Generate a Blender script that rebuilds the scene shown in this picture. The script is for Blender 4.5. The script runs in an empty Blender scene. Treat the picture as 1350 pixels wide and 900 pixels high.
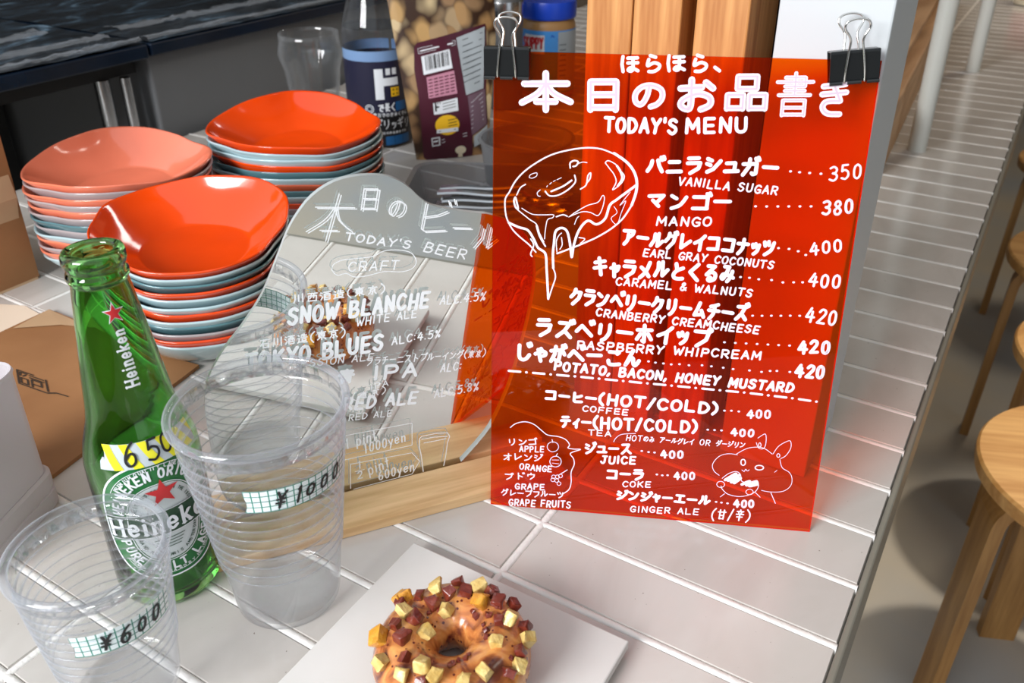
import bpy, math, random
from math import sin, cos, pi, radians as rad, sqrt, atan2, hypot
from mathutils import Vector, Matrix, noise
random.seed(7)
SC = bpy.context.scene
COL = SC.collection
# ------------------------------------------------------------------ camera
# world frame: x and y run along the grout lines of the counter, z = 0 is the tiled counter top, metres
cam_d = bpy.data.cameras.new('camera')
cam = bpy.data.objects.new('camera', cam_d); COL.objects.link(cam)
cam_d.sensor_width = 36.0
cam_d.lens = 1143.4 / 1350 * 36.0
cam_d.shift_y = -62.75 / 1350
cam_d.clip_start = 0.01
PITCH, ROLL, YAW = 0.4853, -0.0046, -0.5548
_f0 = Vector((sin(YAW), cos(YAW), 0)); _r0 = Vector((cos(YAW), -sin(YAW), 0)); _u0 = Vector((0, 0, 1))
_f = _f0 * cos(PITCH) - _u0 * sin(PITCH); _u = _u0 * cos(PITCH) + _f0 * sin(PITCH)
_r = _r0 * cos(ROLL) + _u * sin(ROLL); _u = -_r0 * sin(ROLL) + _u * cos(ROLL)
cam.matrix_world = Matrix(((_r.x, _u.x, -_f.x, 0), (_r.y, _u.y, -_f.y, 0), (_r.z, _u.z, -_f.z, 0.4012), (0, 0, 0, 1)))
SC.camera = cam
cam_d.dof.use_dof = True; cam_d.dof.focus_distance = 0.56; cam_d.dof.aperture_fstop = 13.0
# ------------------------------------------------------------------ light and exposure
SC.view_settings.view_transform = 'Standard'
SC.view_settings.look = 'None'
SC.view_settings.exposure = 0.0
SC.view_settings.gamma = 1.0
SC.view_settings.use_curve_mapping = False
w = bpy.data.worlds.new('daylight'); SC.world = w; w.use_nodes = True
bg = w.node_tree.nodes['Background']
bg.inputs['Color'].default_value = (0.86, 0.93, 1.0, 1); bg.inputs['Strength'].default_value = 0.95
def area(name, loc, target, sx, sy, power, color=(1, 1, 1)):
    d = bpy.data.lights.new(name, 'AREA'); d.shape = 'RECTANGLE'; d.size = sx; d.size_y = sy; d.energy = power; d.color = color
    o = bpy.data.objects.new(name, d); COL.objects.link(o); o.location = loc
    o.rotation_euler = (Vector(target) - Vector(loc)).to_track_quat('-Z', 'Y').to_euler()
    return o
area('window_daylight', (-0.74, -1.9, 1.2), (-0.4, 0.3, 0.0), 1.2, 0.9, 98, (0.985, 0.985, 1.0))
area('skylight', (-0.9, 3.3, 1.75), (-0.6, 0.6, 0.0), 0.9, 0.3, 10, (1.0, 0.97, 0.92))
sd = bpy.data.lights.new('stool_fill_spot', 'SPOT'); sd.energy = 150; sd.color = (1.0, 0.9, 0.76); sd.spot_size = rad(27); sd.spot_blend = 0.35; sd.shadow_soft_size = 0.06  # spot added to brighten the stool seats, not a known lamp
so = bpy.data.objects.new('stool_fill_spot', sd); COL.objects.link(so); so.location = (0.6, 1.3, 1.9)
area('far_fill_light', (0.35, 2.9, 1.7), (0.0, 2.0, 0.0), 0.4, 0.4, 11, (1.0, 0.86, 0.66))  # fill light added to warm and lift the far tiles
so.rotation_euler = (Vector((0.44, 1.2, -0.3)) - Vector(so.location)).to_track_quat('-Z', 'Y').to_euler()
try:
    SC.cycles.use_denoising = True
    SC.cycles.max_bounces = 16; SC.cycles.transparent_max_bounces = 48; SC.cycles.transmission_bounces = 12
    SC.cycles.glossy_bounces = 6; SC.cycles.diffuse_bounces = 4
    SC.cycles.sample_clamp_indirect = 4.0; SC.cycles.blur_glossy = 0.5
except Exception:
    pass
# ------------------------------------------------------------------ helpers
def lin(r, g, b):
    f = lambda c: (c / 255 / 12.92) if c / 255 <= 0.04045 else ((c / 255 + 0.055) / 1.055) ** 2.4
    return (f(r), f(g), f(b), 1)
MATS = {}
def nt(name):
    m = bpy.data.materials.new(name); m.use_nodes = True; t = m.node_tree; t.nodes.clear()
    out = t.nodes.new('ShaderNodeOutputMaterial'); MATS[name] = m
    return m, t, out
def N(t, kind, **kw):
    n = t.nodes.new(kind)
    for k, v in kw.items():
        if k in n.inputs: n.inputs[k].default_value = v
        else: setattr(n, k, v)
    return n
def L(t, a, b): t.links.new(a, b)
def pbr(name, color, rough=0.5, metal=0.0, spec=0.5, var=0.0, vscale=30.0, bump=0.0, bscale=60.0, color2=None, coat=0.0, trans=0.0, ior=1.5, stretch=None, rvar=0.0):
    """principled material; colour varies between color and color2 with a noise in object space"""
    m, t, out = nt(name)
    p = N(t, 'ShaderNodeBsdfPrincipled'); L(t, p.outputs[0], out.inputs[0])
    p.inputs['Roughness'].default_value = rough; p.inputs['Metallic'].default_value = metal
    p.inputs['Specular IOR Level'].default_value = spec; p.inputs['Coat Weight'].default_value = coat
    p.inputs['Coat Roughness'].default_value = 0.05
    p.inputs['Transmission Weight'].default_value = trans; p.inputs['IOR'].default_value = ior
    p.inputs['Base Color'].default_value = color
    tc = N(t, 'ShaderNodeTexCoord'); src = tc.outputs['Object']
    if stretch:
        mp = N(t, 'ShaderNodeMapping'); mp.inputs['Scale'].default_value = stretch; L(t, src, mp.inputs['Vector']); src = mp.outputs[0]
    if color2 or var:
        c2 = color2 or tuple(min(1, c * (1 - var)) for c in color[:3]) + (1,)
        nz = N(t, 'ShaderNodeTexNoise', Scale=vscale, Detail=5.0); L(t, src, nz.inputs['Vector'])
        rp = N(t, 'ShaderNodeMapRange'); rp.inputs['From Min'].default_value = 0.32; rp.inputs['From Max'].default_value = 0.68; L(t, nz.outputs['Fac'], rp.inputs['Value'])
        mx = N(t, 'ShaderNodeMix', data_type='RGBA'); mx.inputs[6].default_value = color; mx.inputs[7].default_value = c2
        L(t, rp.outputs[0], mx.inputs[0]); L(t, mx.outputs[2], p.inputs['Base Color'])
    if bump:
        nb = N(t, 'ShaderNodeTexNoise', Scale=bscale, Detail=3.0); L(t, src, nb.inputs['Vector'])
        b = N(t, 'ShaderNodeBump', Strength=bump, Distance=0.002); L(t, nb.outputs['Fac'], b.inputs['Height']); L(t, b.outputs[0], p.inputs['Normal'])
    return m
def wood(name, c1, c2, axis='X', scale=26.0, rough=0.45, coat=0.0, ring=6.0):
    m, t, out = nt(name)
    p = N(t, 'ShaderNodeBsdfPrincipled', Roughness=rough); p.inputs['Coat Weight'].default_value = coat; L(t, p.outputs[0], out.inputs[0])
    tc = N(t, 'ShaderNodeTexCoord'); mp = N(t, 'ShaderNodeMapping'); L(t, tc.outputs['Object'], mp.inputs['Vector'])
    s = [1, 1, 1]; s['XYZ'.index(axis)] = 0.07; mp.inputs['Scale'].default_value = s
    n1 = N(t, 'ShaderNodeTexNoise', Scale=scale, Detail=4.0, Distortion=0.6); L(t, mp.outputs[0], n1.inputs['Vector'])
    mu = N(t, 'ShaderNodeMath', operation='MULTIPLY'); mu.inputs[1].default_value = ring; L(t, n1.outputs['Fac'], mu.inputs[0])
    fr = N(t, 'ShaderNodeMath', operation='PINGPONG'); fr.inputs[1].default_value = 0.5; L(t, mu.outputs[0], fr.inputs[0])
    n2 = N(t, 'ShaderNodeTexNoise', Scale=scale * 14, Detail=3.0); L(t, mp.outputs[0], n2.inputs['Vector'])
    ad = N(t, 'ShaderNodeMath', operation='MULTIPLY_ADD'); L(t, fr.outputs[0], ad.inputs[0]); ad.inputs[1].default_value = 1.2; L(t, n2.outputs['Fac'], ad.inputs[2])
    rp = N(t, 'ShaderNodeMapRange'); rp.inputs['From Min'].default_value = 0.4; rp.inputs['From Max'].default_value = 1.1; L(t, ad.outputs[0], rp.inputs['Value'])
    mx = N(t, 'ShaderNodeMix', data_type='RGBA'); mx.inputs[6].default_value = c1; mx.inputs[7].default_value = c2
    L(t, rp.outputs[0], mx.inputs[0]); L(t, mx.outputs[2], p.inputs['Base Color'])
    return m
def schlick(t, ior):
    """Fresnel reflectance of a thin sheet, the same from both of its sides"""
    lw = N(t, 'ShaderNodeLayerWeight', Blend=0.5); pw = N(t, 'ShaderNodeMath', operation='POWER'); L(t, lw.outputs['Facing'], pw.inputs[0]); pw.inputs[1].default_value = 5.0
    f0 = ((ior - 1) / (ior + 1)) ** 2; ma = N(t, 'ShaderNodeMath', operation='MULTIPLY_ADD'); L(t, pw.outputs[0], ma.inputs[0]); ma.inputs[1].default_value = 1 - f0; ma.inputs[2].default_value = f0
    return ma
def clear(name, tint=(1, 1, 1, 1), ior=1.49, rough=0.02, edge=None, haze=0.0, hazecol=(0.9, 0.92, 0.95, 1), power=2.5):
    """a thin see-through sheet: tinted straight-through light, Fresnel gloss, and a tint / haze that thickens at grazing angles"""
    m, t, out = nt(name)
    tr = N(t, 'ShaderNodeBsdfTransparent', Color=tint); cur = tr.outputs[0]
    lw = N(t, 'ShaderNodeLayerWeight', Blend=0.5); pw = N(t, 'ShaderNodeMath', operation='POWER'); L(t, lw.outputs['Facing'], pw.inputs[0]); pw.inputs[1].default_value = power
    if edge:
        t2 = N(t, 'ShaderNodeBsdfTransparent', Color=edge); mx = N(t, 'ShaderNodeMixShader'); L(t, pw.outputs[0], mx.inputs[0]); L(t, cur, mx.inputs[1]); L(t, t2.outputs[0], mx.inputs[2]); cur = mx.outputs[0]
    if haze:
        df = N(t, 'ShaderNodeBsdfDiffuse', Color=hazecol); tl = N(t, 'ShaderNodeBsdfTranslucent', Color=hazecol); m2 = N(t, 'ShaderNodeMixShader', Fac=0.5); L(t, df.outputs[0], m2.inputs[1]); L(t, tl.outputs[0], m2.inputs[2])
        mu = N(t, 'ShaderNodeMath', operation='MULTIPLY_ADD'); L(t, pw.outputs[0], mu.inputs[0]); mu.inputs[1].default_value = haze; mu.inputs[2].default_value = haze * 0.06
        mx = N(t, 'ShaderNodeMixShader'); L(t, mu.outputs[0], mx.inputs[0]); L(t, cur, mx.inputs[1]); L(t, m2.outputs[0], mx.inputs[2]); cur = mx.outputs[0]
    fr = schlick(t, ior); gl = N(t, 'ShaderNodeBsdfGlossy', Roughness=rough); mx = N(t, 'ShaderNodeMixShader')
    L(t, fr.outputs[0], mx.inputs[0]); L(t, cur, mx.inputs[1]); L(t, gl.outputs[0], mx.inputs[2]); L(t, mx.outputs[0], out.inputs[0])
    return m
class MB:
    """collects shapes; build() links them as ONE mesh object"""
    def __init__(s): s.v = []; s.f = []; s.uv = {}
    def add(s, vs, fs):
        k = len(s.v); s.v += [tuple(v) for v in vs]; s.f += [tuple(i + k for i in f) for f in fs]; return s
    def box(s, a, b, mtx=None, bevel=0.0):
        (x0, y0, z0), (x1, y1, z1) = a, b
        if bevel:
            e = min(bevel, (x1 - x0) / 2.01, (y1 - y0) / 2.01, (z1 - z0) / 2.01); vs = []; 
            import bmesh
            bm = bmesh.new(); bmesh.ops.create_cube(bm, size=1.0)
            for v in bm.verts: v.co = Vector((x0 + (v.co.x + .5) * (x1 - x0), y0 + (v.co.y + .5) * (y1 - y0), z0 + (v.co.z + .5) * (z1 - z0)))
            bmesh.ops.bevel(bm, geom=list(bm.edges), offset=e, segments=2, profile=0.5, affect='EDGES')
            bm.verts.index_update(); vs = [v.co.copy() for v in bm.verts]; fs = [[v.index for v in f.verts] for f in bm.faces]; bm.free()
        else:
            vs = [Vector(p) for p in ((x0, y0, z0), (x1, y0, z0), (x1, y1, z0), (x0, y1, z0), (x0, y0, z1), (x1, y0, z1), (x1, y1, z1), (x0, y1, z1))]
            fs = [(0, 3, 2, 1), (4, 5, 6, 7), (0, 1, 5, 4), (1, 2, 6, 5), (2, 3, 7, 6), (3, 0, 4, 7)]
        if mtx: vs = [mtx @ v for v in vs]
        return s.add(vs, fs)
    def lathe(s, prof, n=48, closed=False, c=(0, 0, 0), shape=None):
        vs = []; fs = []; k = len(prof)
        for i in range(n):
            a = 2 * pi * i / n
            for r, z in prof:
                rr, zz = shape(r, z, a) if shape else (r, z)
                vs.append((c[0] + rr * cos(a), c[1] + rr * sin(a), c[2] + zz))
        for i in range(n):
            j = (i + 1) % n
            for q in range(k - 1 + (1 if closed else 0)):
                p = (q + 1) % k
                fs.append((i * k + q, j * k + q, j * k + p, i * k + p))
        return s.add(vs, fs)
    def tube(s, path, r, n=10, caps=True, closed=False):
        path = [Vector(p) for p in path]; m = len(path); vs = []; fs = []; up = None
        for i, p in enumerate(path):
            if closed: d = path[(i + 1) % m] - path[i - 1]
            else: d = path[min(i + 1, m - 1)] - path[max(i - 1, 0)]
            d.normalize()
            if up is None: up = d.orthogonal().normalized()
            up = (up - d * up.dot(d)).normalized(); w_ = d.cross(up)
            rr = r[i] if isinstance(r, (list, tuple)) else r
            vs += [p + (up * cos(2 * pi * k / n) + w_ * sin(2 * pi * k / n)) * rr for k in range(n)]
        for i in range(m if closed else m - 1):
            j = (i + 1) % m
            fs += [(i * n + k, i * n + (k + 1) % n, j * n + (k + 1) % n, j * n + k) for k in range(n)]
        if caps and not closed: fs += [tuple(range(n - 1, -1, -1)), tuple((m - 1) * n + k for k in range(n))]
        return s.add(vs, fs)
    def prism(s, poly, z0, z1):
        n = len(poly); vs = [(x, y, z0) for x, y in poly] + [(x, y, z1) for x, y in poly]
        return s.add(vs, [tuple(range(n - 1, -1, -1)), tuple(range(n, 2 * n))] + [(i, (i + 1) % n, n + (i + 1) % n, n + i) for i in range(n)])
    def slab(s, poly, fn, t0, t1):
        """outline in a surface's own 2D coordinates, given thickness along its normal: fn(x, y, height)"""
        n = len(poly); vs = [fn(x, y, t0) for x, y in poly] + [fn(x, y, t1) for x, y in poly]
        return s.add(vs, [tuple(range(n - 1, -1, -1)), tuple(range(n, 2 * n))] + [(i, (i + 1) % n, n + (i + 1) % n, n + i) for i in range(n)])
    def grid(s, nu, nv, fn, flip=False):
        vs = [fn(i / nu, j / nv) for i in range(nu + 1) for j in range(nv + 1)]
        fs = [(i * (nv + 1) + j, (i + 1) * (nv + 1) + j, (i + 1) * (nv + 1) + j + 1, i * (nv + 1) + j + 1) for i in range(nu) for j in range(nv)]
        if flip: fs = [f[::-1] for f in fs]
        return s.add(vs, fs)
    def build(s, name, mat, parent=None, smooth=False, auto=None, loc=None):
        me = bpy.data.meshes.new(name); vs = s.v
        if loc is not None: vs = [(v[0] - loc[0], v[1] - loc[1], v[2] - loc[2]) for v in vs]
        me.from_pydata(vs, [], s.f); me.validate(); 
        import bmesh
        bm = bmesh.new(); bm.from_mesh(me); bmesh.ops.recalc_face_normals(bm, faces=bm.faces) if s.recalc else None; bm.to_mesh(me); bm.free()
        if smooth: me.polygons.foreach_set('use_smooth', [True] * len(me.polygons))
        if auto is not None:
            try: me.set_sharp_from_angle(angle=rad(auto))
            except Exception: pass
        o = bpy.data.objects.new(name, me); COL.objects.link(o)
        me.materials.append(MATS[mat] if isinstance(mat, str) else mat)
        if parent is not None: o.parent = parent
        if loc is not None: o.location = loc
        return o
    recalc = True
def tag(o, label=None, cat=None, group=None, kind=None):
    if label: o['label'] = label
    if cat: o['category'] = cat
    if group: o['group'] = group
    if kind: o['kind'] = kind
    return o
def thing(name, label, cat, loc=(0, 0, 0), rotz=0.0, group=None):
    o = bpy.data.objects.new(name, None); COL.objects.link(o); o.location = loc; o.rotation_euler = (0, 0, rotz); o.empty_display_size = 0.02
    return tag(o, label, cat, group)
# ------------------------------------------------------------------ handwriting: every character is a few pen strokes on a 10 x 10 grid ('~' = curved stroke)
GL = {
'ハ': '3,8 2.5,5 .5,1.5;6.5,8.5 7.5,5 9.5,1.5', 'ニ': '2,7.5 8,7.5;1,1.5 9.3,1.5', 'ラ': '2,9.3 8,9.3;1.3,6.3 9,6.3 8,3 3,0',
'シ': '1.5,9 4,7.8;1,6 3.3,5;1.3,.8 5,2.5 9.3,7.5', 'ュ': '1.5,6.5 7.5,6.5 7,1.5;.3,1.5 9.7,1.5', 'カ': '1,7 9,7 8.6,1 7,.5 6.2,1.3;4.8,10 4.5,5.5 1,.3',
'ー': '1,5.2 9.2,5', 'マ': '1,8.5 9,8.5 5,4.2;3,5.8 6.2,2', 'ン': '1.3,8.8 4,7;~1.3,1 6,3 9.3,7.8', 'コ': '1.2,8.3 8.8,8.3 8.6,1.2;1,1.2 8.8,1.2',
'ア': '1,9 9.2,9 8.5,6.8 6,5;~5,7 4.5,3 2,.2', 'ル': '3,8.8 3,5 .5,1;6,9.3 6,1 9.8,4.5', 'ク': '4,9.8 3.3,7 .8,4.5;3.6,8 8.8,8 7.5,4 3,0',
'レ': '2.2,9.3 2.2,.8 9.3,5.5', 'イ': '8.5,9.5 5.5,6.5 1,4.3;5.8,6.5 5.8,0', 'ィ': '8,7.5 5.5,5 2,3.3;5.6,5 5.6,0', 'ナ': '1,6.8 9.3,6.8;~5.3,9.8 5,4 2,.2',
'ツ': '1.3,8.5 2.3,6;4.5,9 5.3,6.6;~9,8.5 7.5,3.5 3,.3', 'ッ': '1.5,6.5 2.5,4.5;4.5,7 5.3,5;~8.5,6.5 7.3,2.5 4,.3', 'キ': '1.5,7.3 8.5,8.2;1,4 9.2,4.9;4.3,10 6,0',
'ャ': '1.5,5 8.5,6.3 7.5,4 6.3,3.2;3.8,7.5 5.3,0', 'メ': '~8,9.5 5.5,4 1.5,.3;2,6.5 5.5,4 8,1.2', 'リ': '2.3,9 2.3,4;~7.8,9.5 7.8,5 6,1.5 4,0',
'ヘ': '.5,4 3.5,7.5 9.5,2', 'ム': '5,9.3 3.3,5 1.3,1.3 8.3,2;6.8,4.5 9.3,.3', 'チ': '7.8,9.6 5,8.6 2,8;.8,5.5 9.3,5.5;~5.3,8.5 5,3.5 2.3,0',
'ス': '1.8,8.7 7.8,8.7 5,4 1,.5;5.3,4 9,.5', 'ホ': '1,7.3 9.2,7.3;5,10 5,.3 4,1;2.8,5 .8,1.8;7.2,5 9.2,1.8', 'フ': '1.2,8.5 9,8.5 8,4 3,0',
'ヒ': '2.2,9.5 2.2,1.5 3.2,.7 9,1;2.4,5.2 6,5.8 8.5,7', 'テ': '2.3,9 7.8,9;.8,5.8 9.3,5.8;~5.3,5.7 4.8,2.5 2.5,0', 'エ': '1.5,8.3 8.5,8.3;5,8.3 5,1.3;.5,1.3 9.5,1.3',
'オ': '1,6.8 9.3,6.8;6.3,9.8 6.3,.5 5,1.2;6,6.7 4,3.5 .8,1.2', 'ト': '3.5,9.8 3.5,0;3.6,6 8,3.8', 'ウ': '5,10 5,8.3;1.3,5.3 1.3,7.8 8.8,7.8 8,4 4,0',
'タ': '4,9.8 3.3,7 .8,4.5;3.6,8 8.8,8 7.5,4 3,0;3.6,5.5 7,3.3', 'ほ': '1.5,9.5 1,5 1.6,.5;4,8.5 9,8.5;4,5.6 9.2,5.6;~6.7,8.5 6.7,2 5.5,.7 4.2,1.5 5.3,2.7 7,2.2 9.3,.8',
'ら': '3.5,9.8 6.3,8.8;~2.8,7.5 2.3,3.8 5.5,5.5 8.3,4.3 8,2 5.5,.3 3,.3', 'の': '~5.2,8 4.6,4.5 3,1.5 1.3,2.5 1.2,5.5 3,8 6,8.6 8.8,7 9.2,4 7.8,1.6 5.8,.6',
'お': '1,7 6.5,7.3;~3.8,9.7 3.8,1.5 2.5,.6 1.2,1.8 2,3.6 5.5,5.3 8.6,4.2 8.8,1.8 6.5,.4;7.5,8.8 9.4,7', 'き': '1.5,8 8.5,8.6;1.3,5.8 9,6.4;4,10 7.3,4;~7.3,4 3,3.8 1.8,2.2 3.5,.5 7.5,.3',
'と': '3,9.3 4.2,5.5;~8.3,7 4,5.2 2,3 2.8,1 5.5,.5 8.8,.8', 'く': '7.5,9.7 2,5 7.8,.2', 'る': '2.5,9 7.3,9 2,3.8;~2,3.8 5.5,5.5 8.3,4.3 8,1.5 5,.3 3.5,1 4.5,2.4 6.3,1.2',
'み': '2.3,8.8 5.5,8.8 4,4.5;~4,4.5 2.2,1.5 1,2.6 2.2,4.4 5.5,4 9.4,2.6;8.2,6.4 7.6,3 5.5,.2', 'し': '~2.7,9.5 2.5,2.5 4.5,.5 7,1.2 9,3.5',
'ゃ': '~1,4.5 6,6.3 8.5,5.8 8.5,4.2 6.5,3.5;5,8 5.8,6.8;3,7.3 5.3,.3', 'か': '~1,7 6.3,7.3 6,1.8 4.8,.6 3.8,1.4;4,9.7 3.3,5 1,.5;7.8,8.2 9.6,4.8', 'こ': '2,8.3 8,8.3 7,7.4;~1.8,3 2.5,1 5,.6 9,1.2',
'ん': '5.3,9.7 1,.5;~1,.5 4,4.8 5.6,4.6 6,1.5 7.3,.6 9.4,3.5', '、': '1.5,2.5 4.5,.3', 'で': '1,8 9,8.6;~9,8.6 4,5 3.5,1.5 7.5,.3;7,5.5 8,4;8.5,6.3 9.5,4.8', '長': '3,10 3,5;3,9.8 8,9.8;3,8.2 7.5,8.2;3,6.6 7.5,6.6;1,5 9.5,5;3,5 3,.5 5,1.5;5,5 6.5,2 9.5,.3',
'本': '1,7.2 9,7.2;5,10 5,0;~4.8,7 3.5,4.5 .5,2;~5.2,7 6.5,4.5 9.6,2.2;3.2,2.3 6.8,2.3', '日': '2,9 2,.3;2,9 8,9 8,.3;2,5 8,5;2,1 8,1',
'品': '3,9.5 3,6;3,9.5 7,9.5 7,6;3,6 7,6;1,4.3 1,.3;1,4.3 4.3,4.3 4.3,.3;1,.5 4.3,.5;5.7,4.3 5.7,.3;5.7,4.3 9,4.3 9,.3;5.7,.5 9,.5',
'書': '2.5,9 7.5,9 7.5,7;.5,8 9.5,8;2.5,7 7.5,7;2.5,6 7.5,6;1,5 9,5;5,10 5,5;2.2,3.8 2.2,.3;2.2,3.8 7.8,3.8 7.8,.3;2.5,2.1 7.5,2.1;2.5,.5 7.5,.5',
'甘': '.8,7.5 9.2,7.5;2.8,9.5 2.8,1;7.2,9.5 7.2,1;2.8,4.3 7.2,4.3;2.8,1.2 7.2,1.2', '辛': '5,10 5,8.5;1.5,8.5 8.5,8.5;3.3,8 3.8,6.3;6.7,8 6,6.3;1,5.8 9,5.8;2,3.3 8,3.3;5,5.8 5,0',
'酒': '1,9 2,8;.5,6.5 1.5,5.5;.8,1 2.5,4;3.5,9 9.5,9;4,6.8 4,.5;4,6.8 9,6.8 9,.5;5.7,9 5.5,5 5,4;7.3,9 7.3,4.5;4,2.8 9,2.8;4,.7 9,.7',
'造': '1,8.5 2,7.5;.8,5 2.3,5 1.5,1.5;.5,.5 3,1.2 9.5,.3;5,9.5 4.2,7.5;4.5,8 9,8;6.7,9.8 6.7,6;3.8,6 9.5,6;5,4.3 5,2;5,4.3 8.5,4.3 8.5,2;5,2.2 8.5,2.2',
'東': '1,8.3 9,8.3;5,10 5,0;2.3,6.8 2.3,3.5;2.3,6.8 7.7,6.8 7.7,3.5;2.3,5.2 7.7,5.2;2.3,3.6 7.7,3.6;4.8,3.5 1,.5;5.2,3.5 9,.5',
'京': '5,10 5,8.3;1,8.2 9,8.2;3,6.5 3,4.2;3,6.5 7,6.5 7,4.2;3,4.3 7,4.3;5,4.3 5,.3 4,1;3,3 1.5,1;7,3 8.5,1', '石': '1,9 9.3,9;4.5,9 3,5.5 .7,3;3.3,4.8 3.3,.3;3.3,4.8 8.3,4.8 8.3,.3;3.3,.7 8.3,.7',
'川': '2,9 1.8,4 .8,.5;5,8.5 5,1.5;8.5,9.5 8.5,.2', '西': '1,9 9,9;1.5,6.5 1.5,.5;1.5,6.5 8.5,6.5 8.5,.5;4,9 3.8,5 2.8,3.5;6,9 6,4;1.5,.8 8.5,.8',
'青': '1.5,9 8.5,9;2.2,7.6 7.8,7.6;.8,6.2 9.2,6.2;5,10 5,6.2;2.8,5 2.8,.3;2.8,5 7.3,5 7.3,.3;2.8,3.4 7.3,3.4;2.8,2 7.3,2',
'A': '1,0 5,10 9,0;2.5,3.5 7.5,3.5', 'B': '1.5,0 1.5,10;~1.5,10 7,9.5 7.5,7 5.5,5.3 1.5,5;~5.5,5.2 8.5,4 8.5,1.5 6,0 1.5,0', 'C': '~8.8,8.3 6,10 3,9 1.2,5 3,1 6,0 8.8,1.7', 'D': '1.5,0 1.5,10;~1.5,10 6,9.3 8.8,6 8.3,3 5.5,.5 1.5,0',
'E': '8.3,10 1.5,10 1.5,0 8.5,0;1.5,5 7.5,5', 'F': '8.3,10 1.5,10 1.5,0;1.5,5 7.5,5', 'G': '~8.8,8.3 6,10 3,9 1.2,5 3,1 6,0 8.8,1.5;8.8,1 8.8,4.3 5.5,4.3', 'H': '1.5,0 1.5,10;8.5,0 8.5,10;1.5,5 8.5,5', 'I': '5,0 5,10',
'J': '~6.5,10 6.5,3 5.5,.5 3.5,0 1.5,2;3.5,10 9,10', 'K': '1.5,0 1.5,10;8.3,10 1.7,4.3;3.7,6 8.8,0', 'L': '1.5,10 1.5,0 8.5,0', 'M': '1,0 1.5,10 5,3 8.5,10 9,0', 'N': '1.5,0 1.5,10 8.5,0 8.5,10',
'O': '~5,10 2.3,8.8 1,5 2.3,1.2 5,0 7.7,1.2 9,5 7.7,8.8 5,10', 'P': '1.5,0 1.5,10;~1.5,10 7,9.7 8.5,7.3 7,5 1.5,4.6', 'R': '1.5,0 1.5,10;~1.5,10 7,9.7 8.5,7.3 7,5 1.5,4.6;4.5,4.7 8.8,0', 'S': '~8.3,8.7 5.5,10 2.5,9 2,7 4.5,5.5 7.5,4.3 8.3,2.2 6,0 3.5,.2 1.2,1.7',
'T': '.8,10 9.2,10;5,10 5,0', 'U': '~1.5,10 1.5,3 3,.5 5.3,0 7.5,.7 8.5,3 8.5,10', 'V': '1,10 5,0 9,10', 'W': '.5,10 2.8,0 5,7 7.2,0 9.5,10', 'X': '1,10 9,0;9,10 1,0', 'Y': '1,10 5,5 9,10;5,5 4,0', 'Z': '1.3,10 8.5,10 1.3,0 8.8,0', 'Q': '~5,10 2.3,8.8 1,5 2.3,1.2 5,0 7.7,1.2 9,5 7.7,8.8 5,10;6,2.5 9,-.5',
'0': '~5,10 2.5,8.5 1.8,5 2.5,1.5 5,0 7.5,1.5 8.2,5 7.5,8.5 5,10', '1': '3.8,8.3 5.3,10 5.3,0', '2': '~1.7,8 4,10 7.5,9.3 7.8,6.8 5,3.5 1.5,.2;1.5,.2 8.8,.2', '3': '~1.7,9 5,10 8,8.5 7.3,6 4.3,5.3 7.8,4.5 8.5,2 5.5,0 1.5,1', '4': '5.3,10 1,3.5 9,3.5;6.8,7.5 6.3,0',
'5': '8,10 2.8,10 2.3,5.7;~2.3,5.7 5,6.5 8,5 8.3,2.2 5.5,0 1.7,.8', '6': '~7,10 3.5,7.5 1.8,3.5 3,.8 5.5,0 8,1.5 7.8,4.3 5,5.3 2,3', '8': '~5,5.3 2.3,7.5 4,9.8 6.5,9.5 7.5,7.3 5,5.3 2,3 3,.4 6,0 8.3,2 7,4.2 5,5.3',
'&': '~9,.5 3,7 4,9.8 6,9.5 6,7.3 1.7,3.5 2.3,.6 5.5,.3 8.7,4', '/': '1.5,-.5 8.5,10.5', '(': '~7,11 4,7.5 3.7,3 6.5,-.8', ')': '~3,11 6.3,7.5 6.5,3 3.5,-.8', '.': '4.8,.3 5,.3', ',': '5.3,1.5 3.8,-1.3', "'": '5,10.5 5,8', ':': '5,7 5,6.8;5,2 5,1.8',
'%': '2,-.3 8.3,10.3;~2.5,9.5 1.2,8 2.5,6.5 3.8,8 2.5,9.5;~7.5,3.5 6.2,2 7.5,.5 8.8,2 7.5,3.5', '¥': '1.5,10 5,5.5 8.5,10;5,5.5 5,0;1.8,5.3 8.2,5.3;1.8,3 8.2,3',
'p': '2,6.5 2,-3;~2,5.5 5,6.7 7.8,5 7.5,1.5 5,0 2,1.2', 'i': '5,6.5 5,0;5,9.3 5,9', 'n': '2,6.5 2,0;~2,4.5 4.5,6.5 7.3,5.5 7.5,0', 't': '5,9.5 5,0;2,6.5 8,6.5', 'y': '1.5,6.5 5,1;8.5,6.5 3.5,-3', 'e': '~1.8,3.5 8,3.5 7.3,5.8 5,6.6 2,5 1.7,2 4,0 8,1', 'k': '2,10 2,0;7.5,6.5 2,2.8;4,4 8,0', 'o': '~5,6.5 2,5 1.8,1.8 5,0 8.2,1.8 8,5 5,6.5',
}
DAK = {'バ': 'ハ', 'ガ': 'カ', 'ゴ': 'コ', 'グ': 'ク', 'ベ': 'ヘ', 'ズ': 'ス', 'ジ': 'シ', 'ド': 'ト', 'ブ': 'フ', 'ダ': 'タ', 'ビ': 'ヒ', 'ギ': 'キ', 'じ': 'し', 'が': 'か', 'べ': 'ヘ', 'ぎ': 'き'}
for k_, v_ in DAK.items(): GL[k_] = GL[v_] + ';8.3,10.3 9,8.7;9.8,10.8 10.4,9.3'
GL['プ'] = GL['フ'] + ';~9.6,10.6 8.7,9.8 9.5,8.9 10.4,9.7 9.6,10.6'
GL['へ'] = GL['ヘ']
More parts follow.
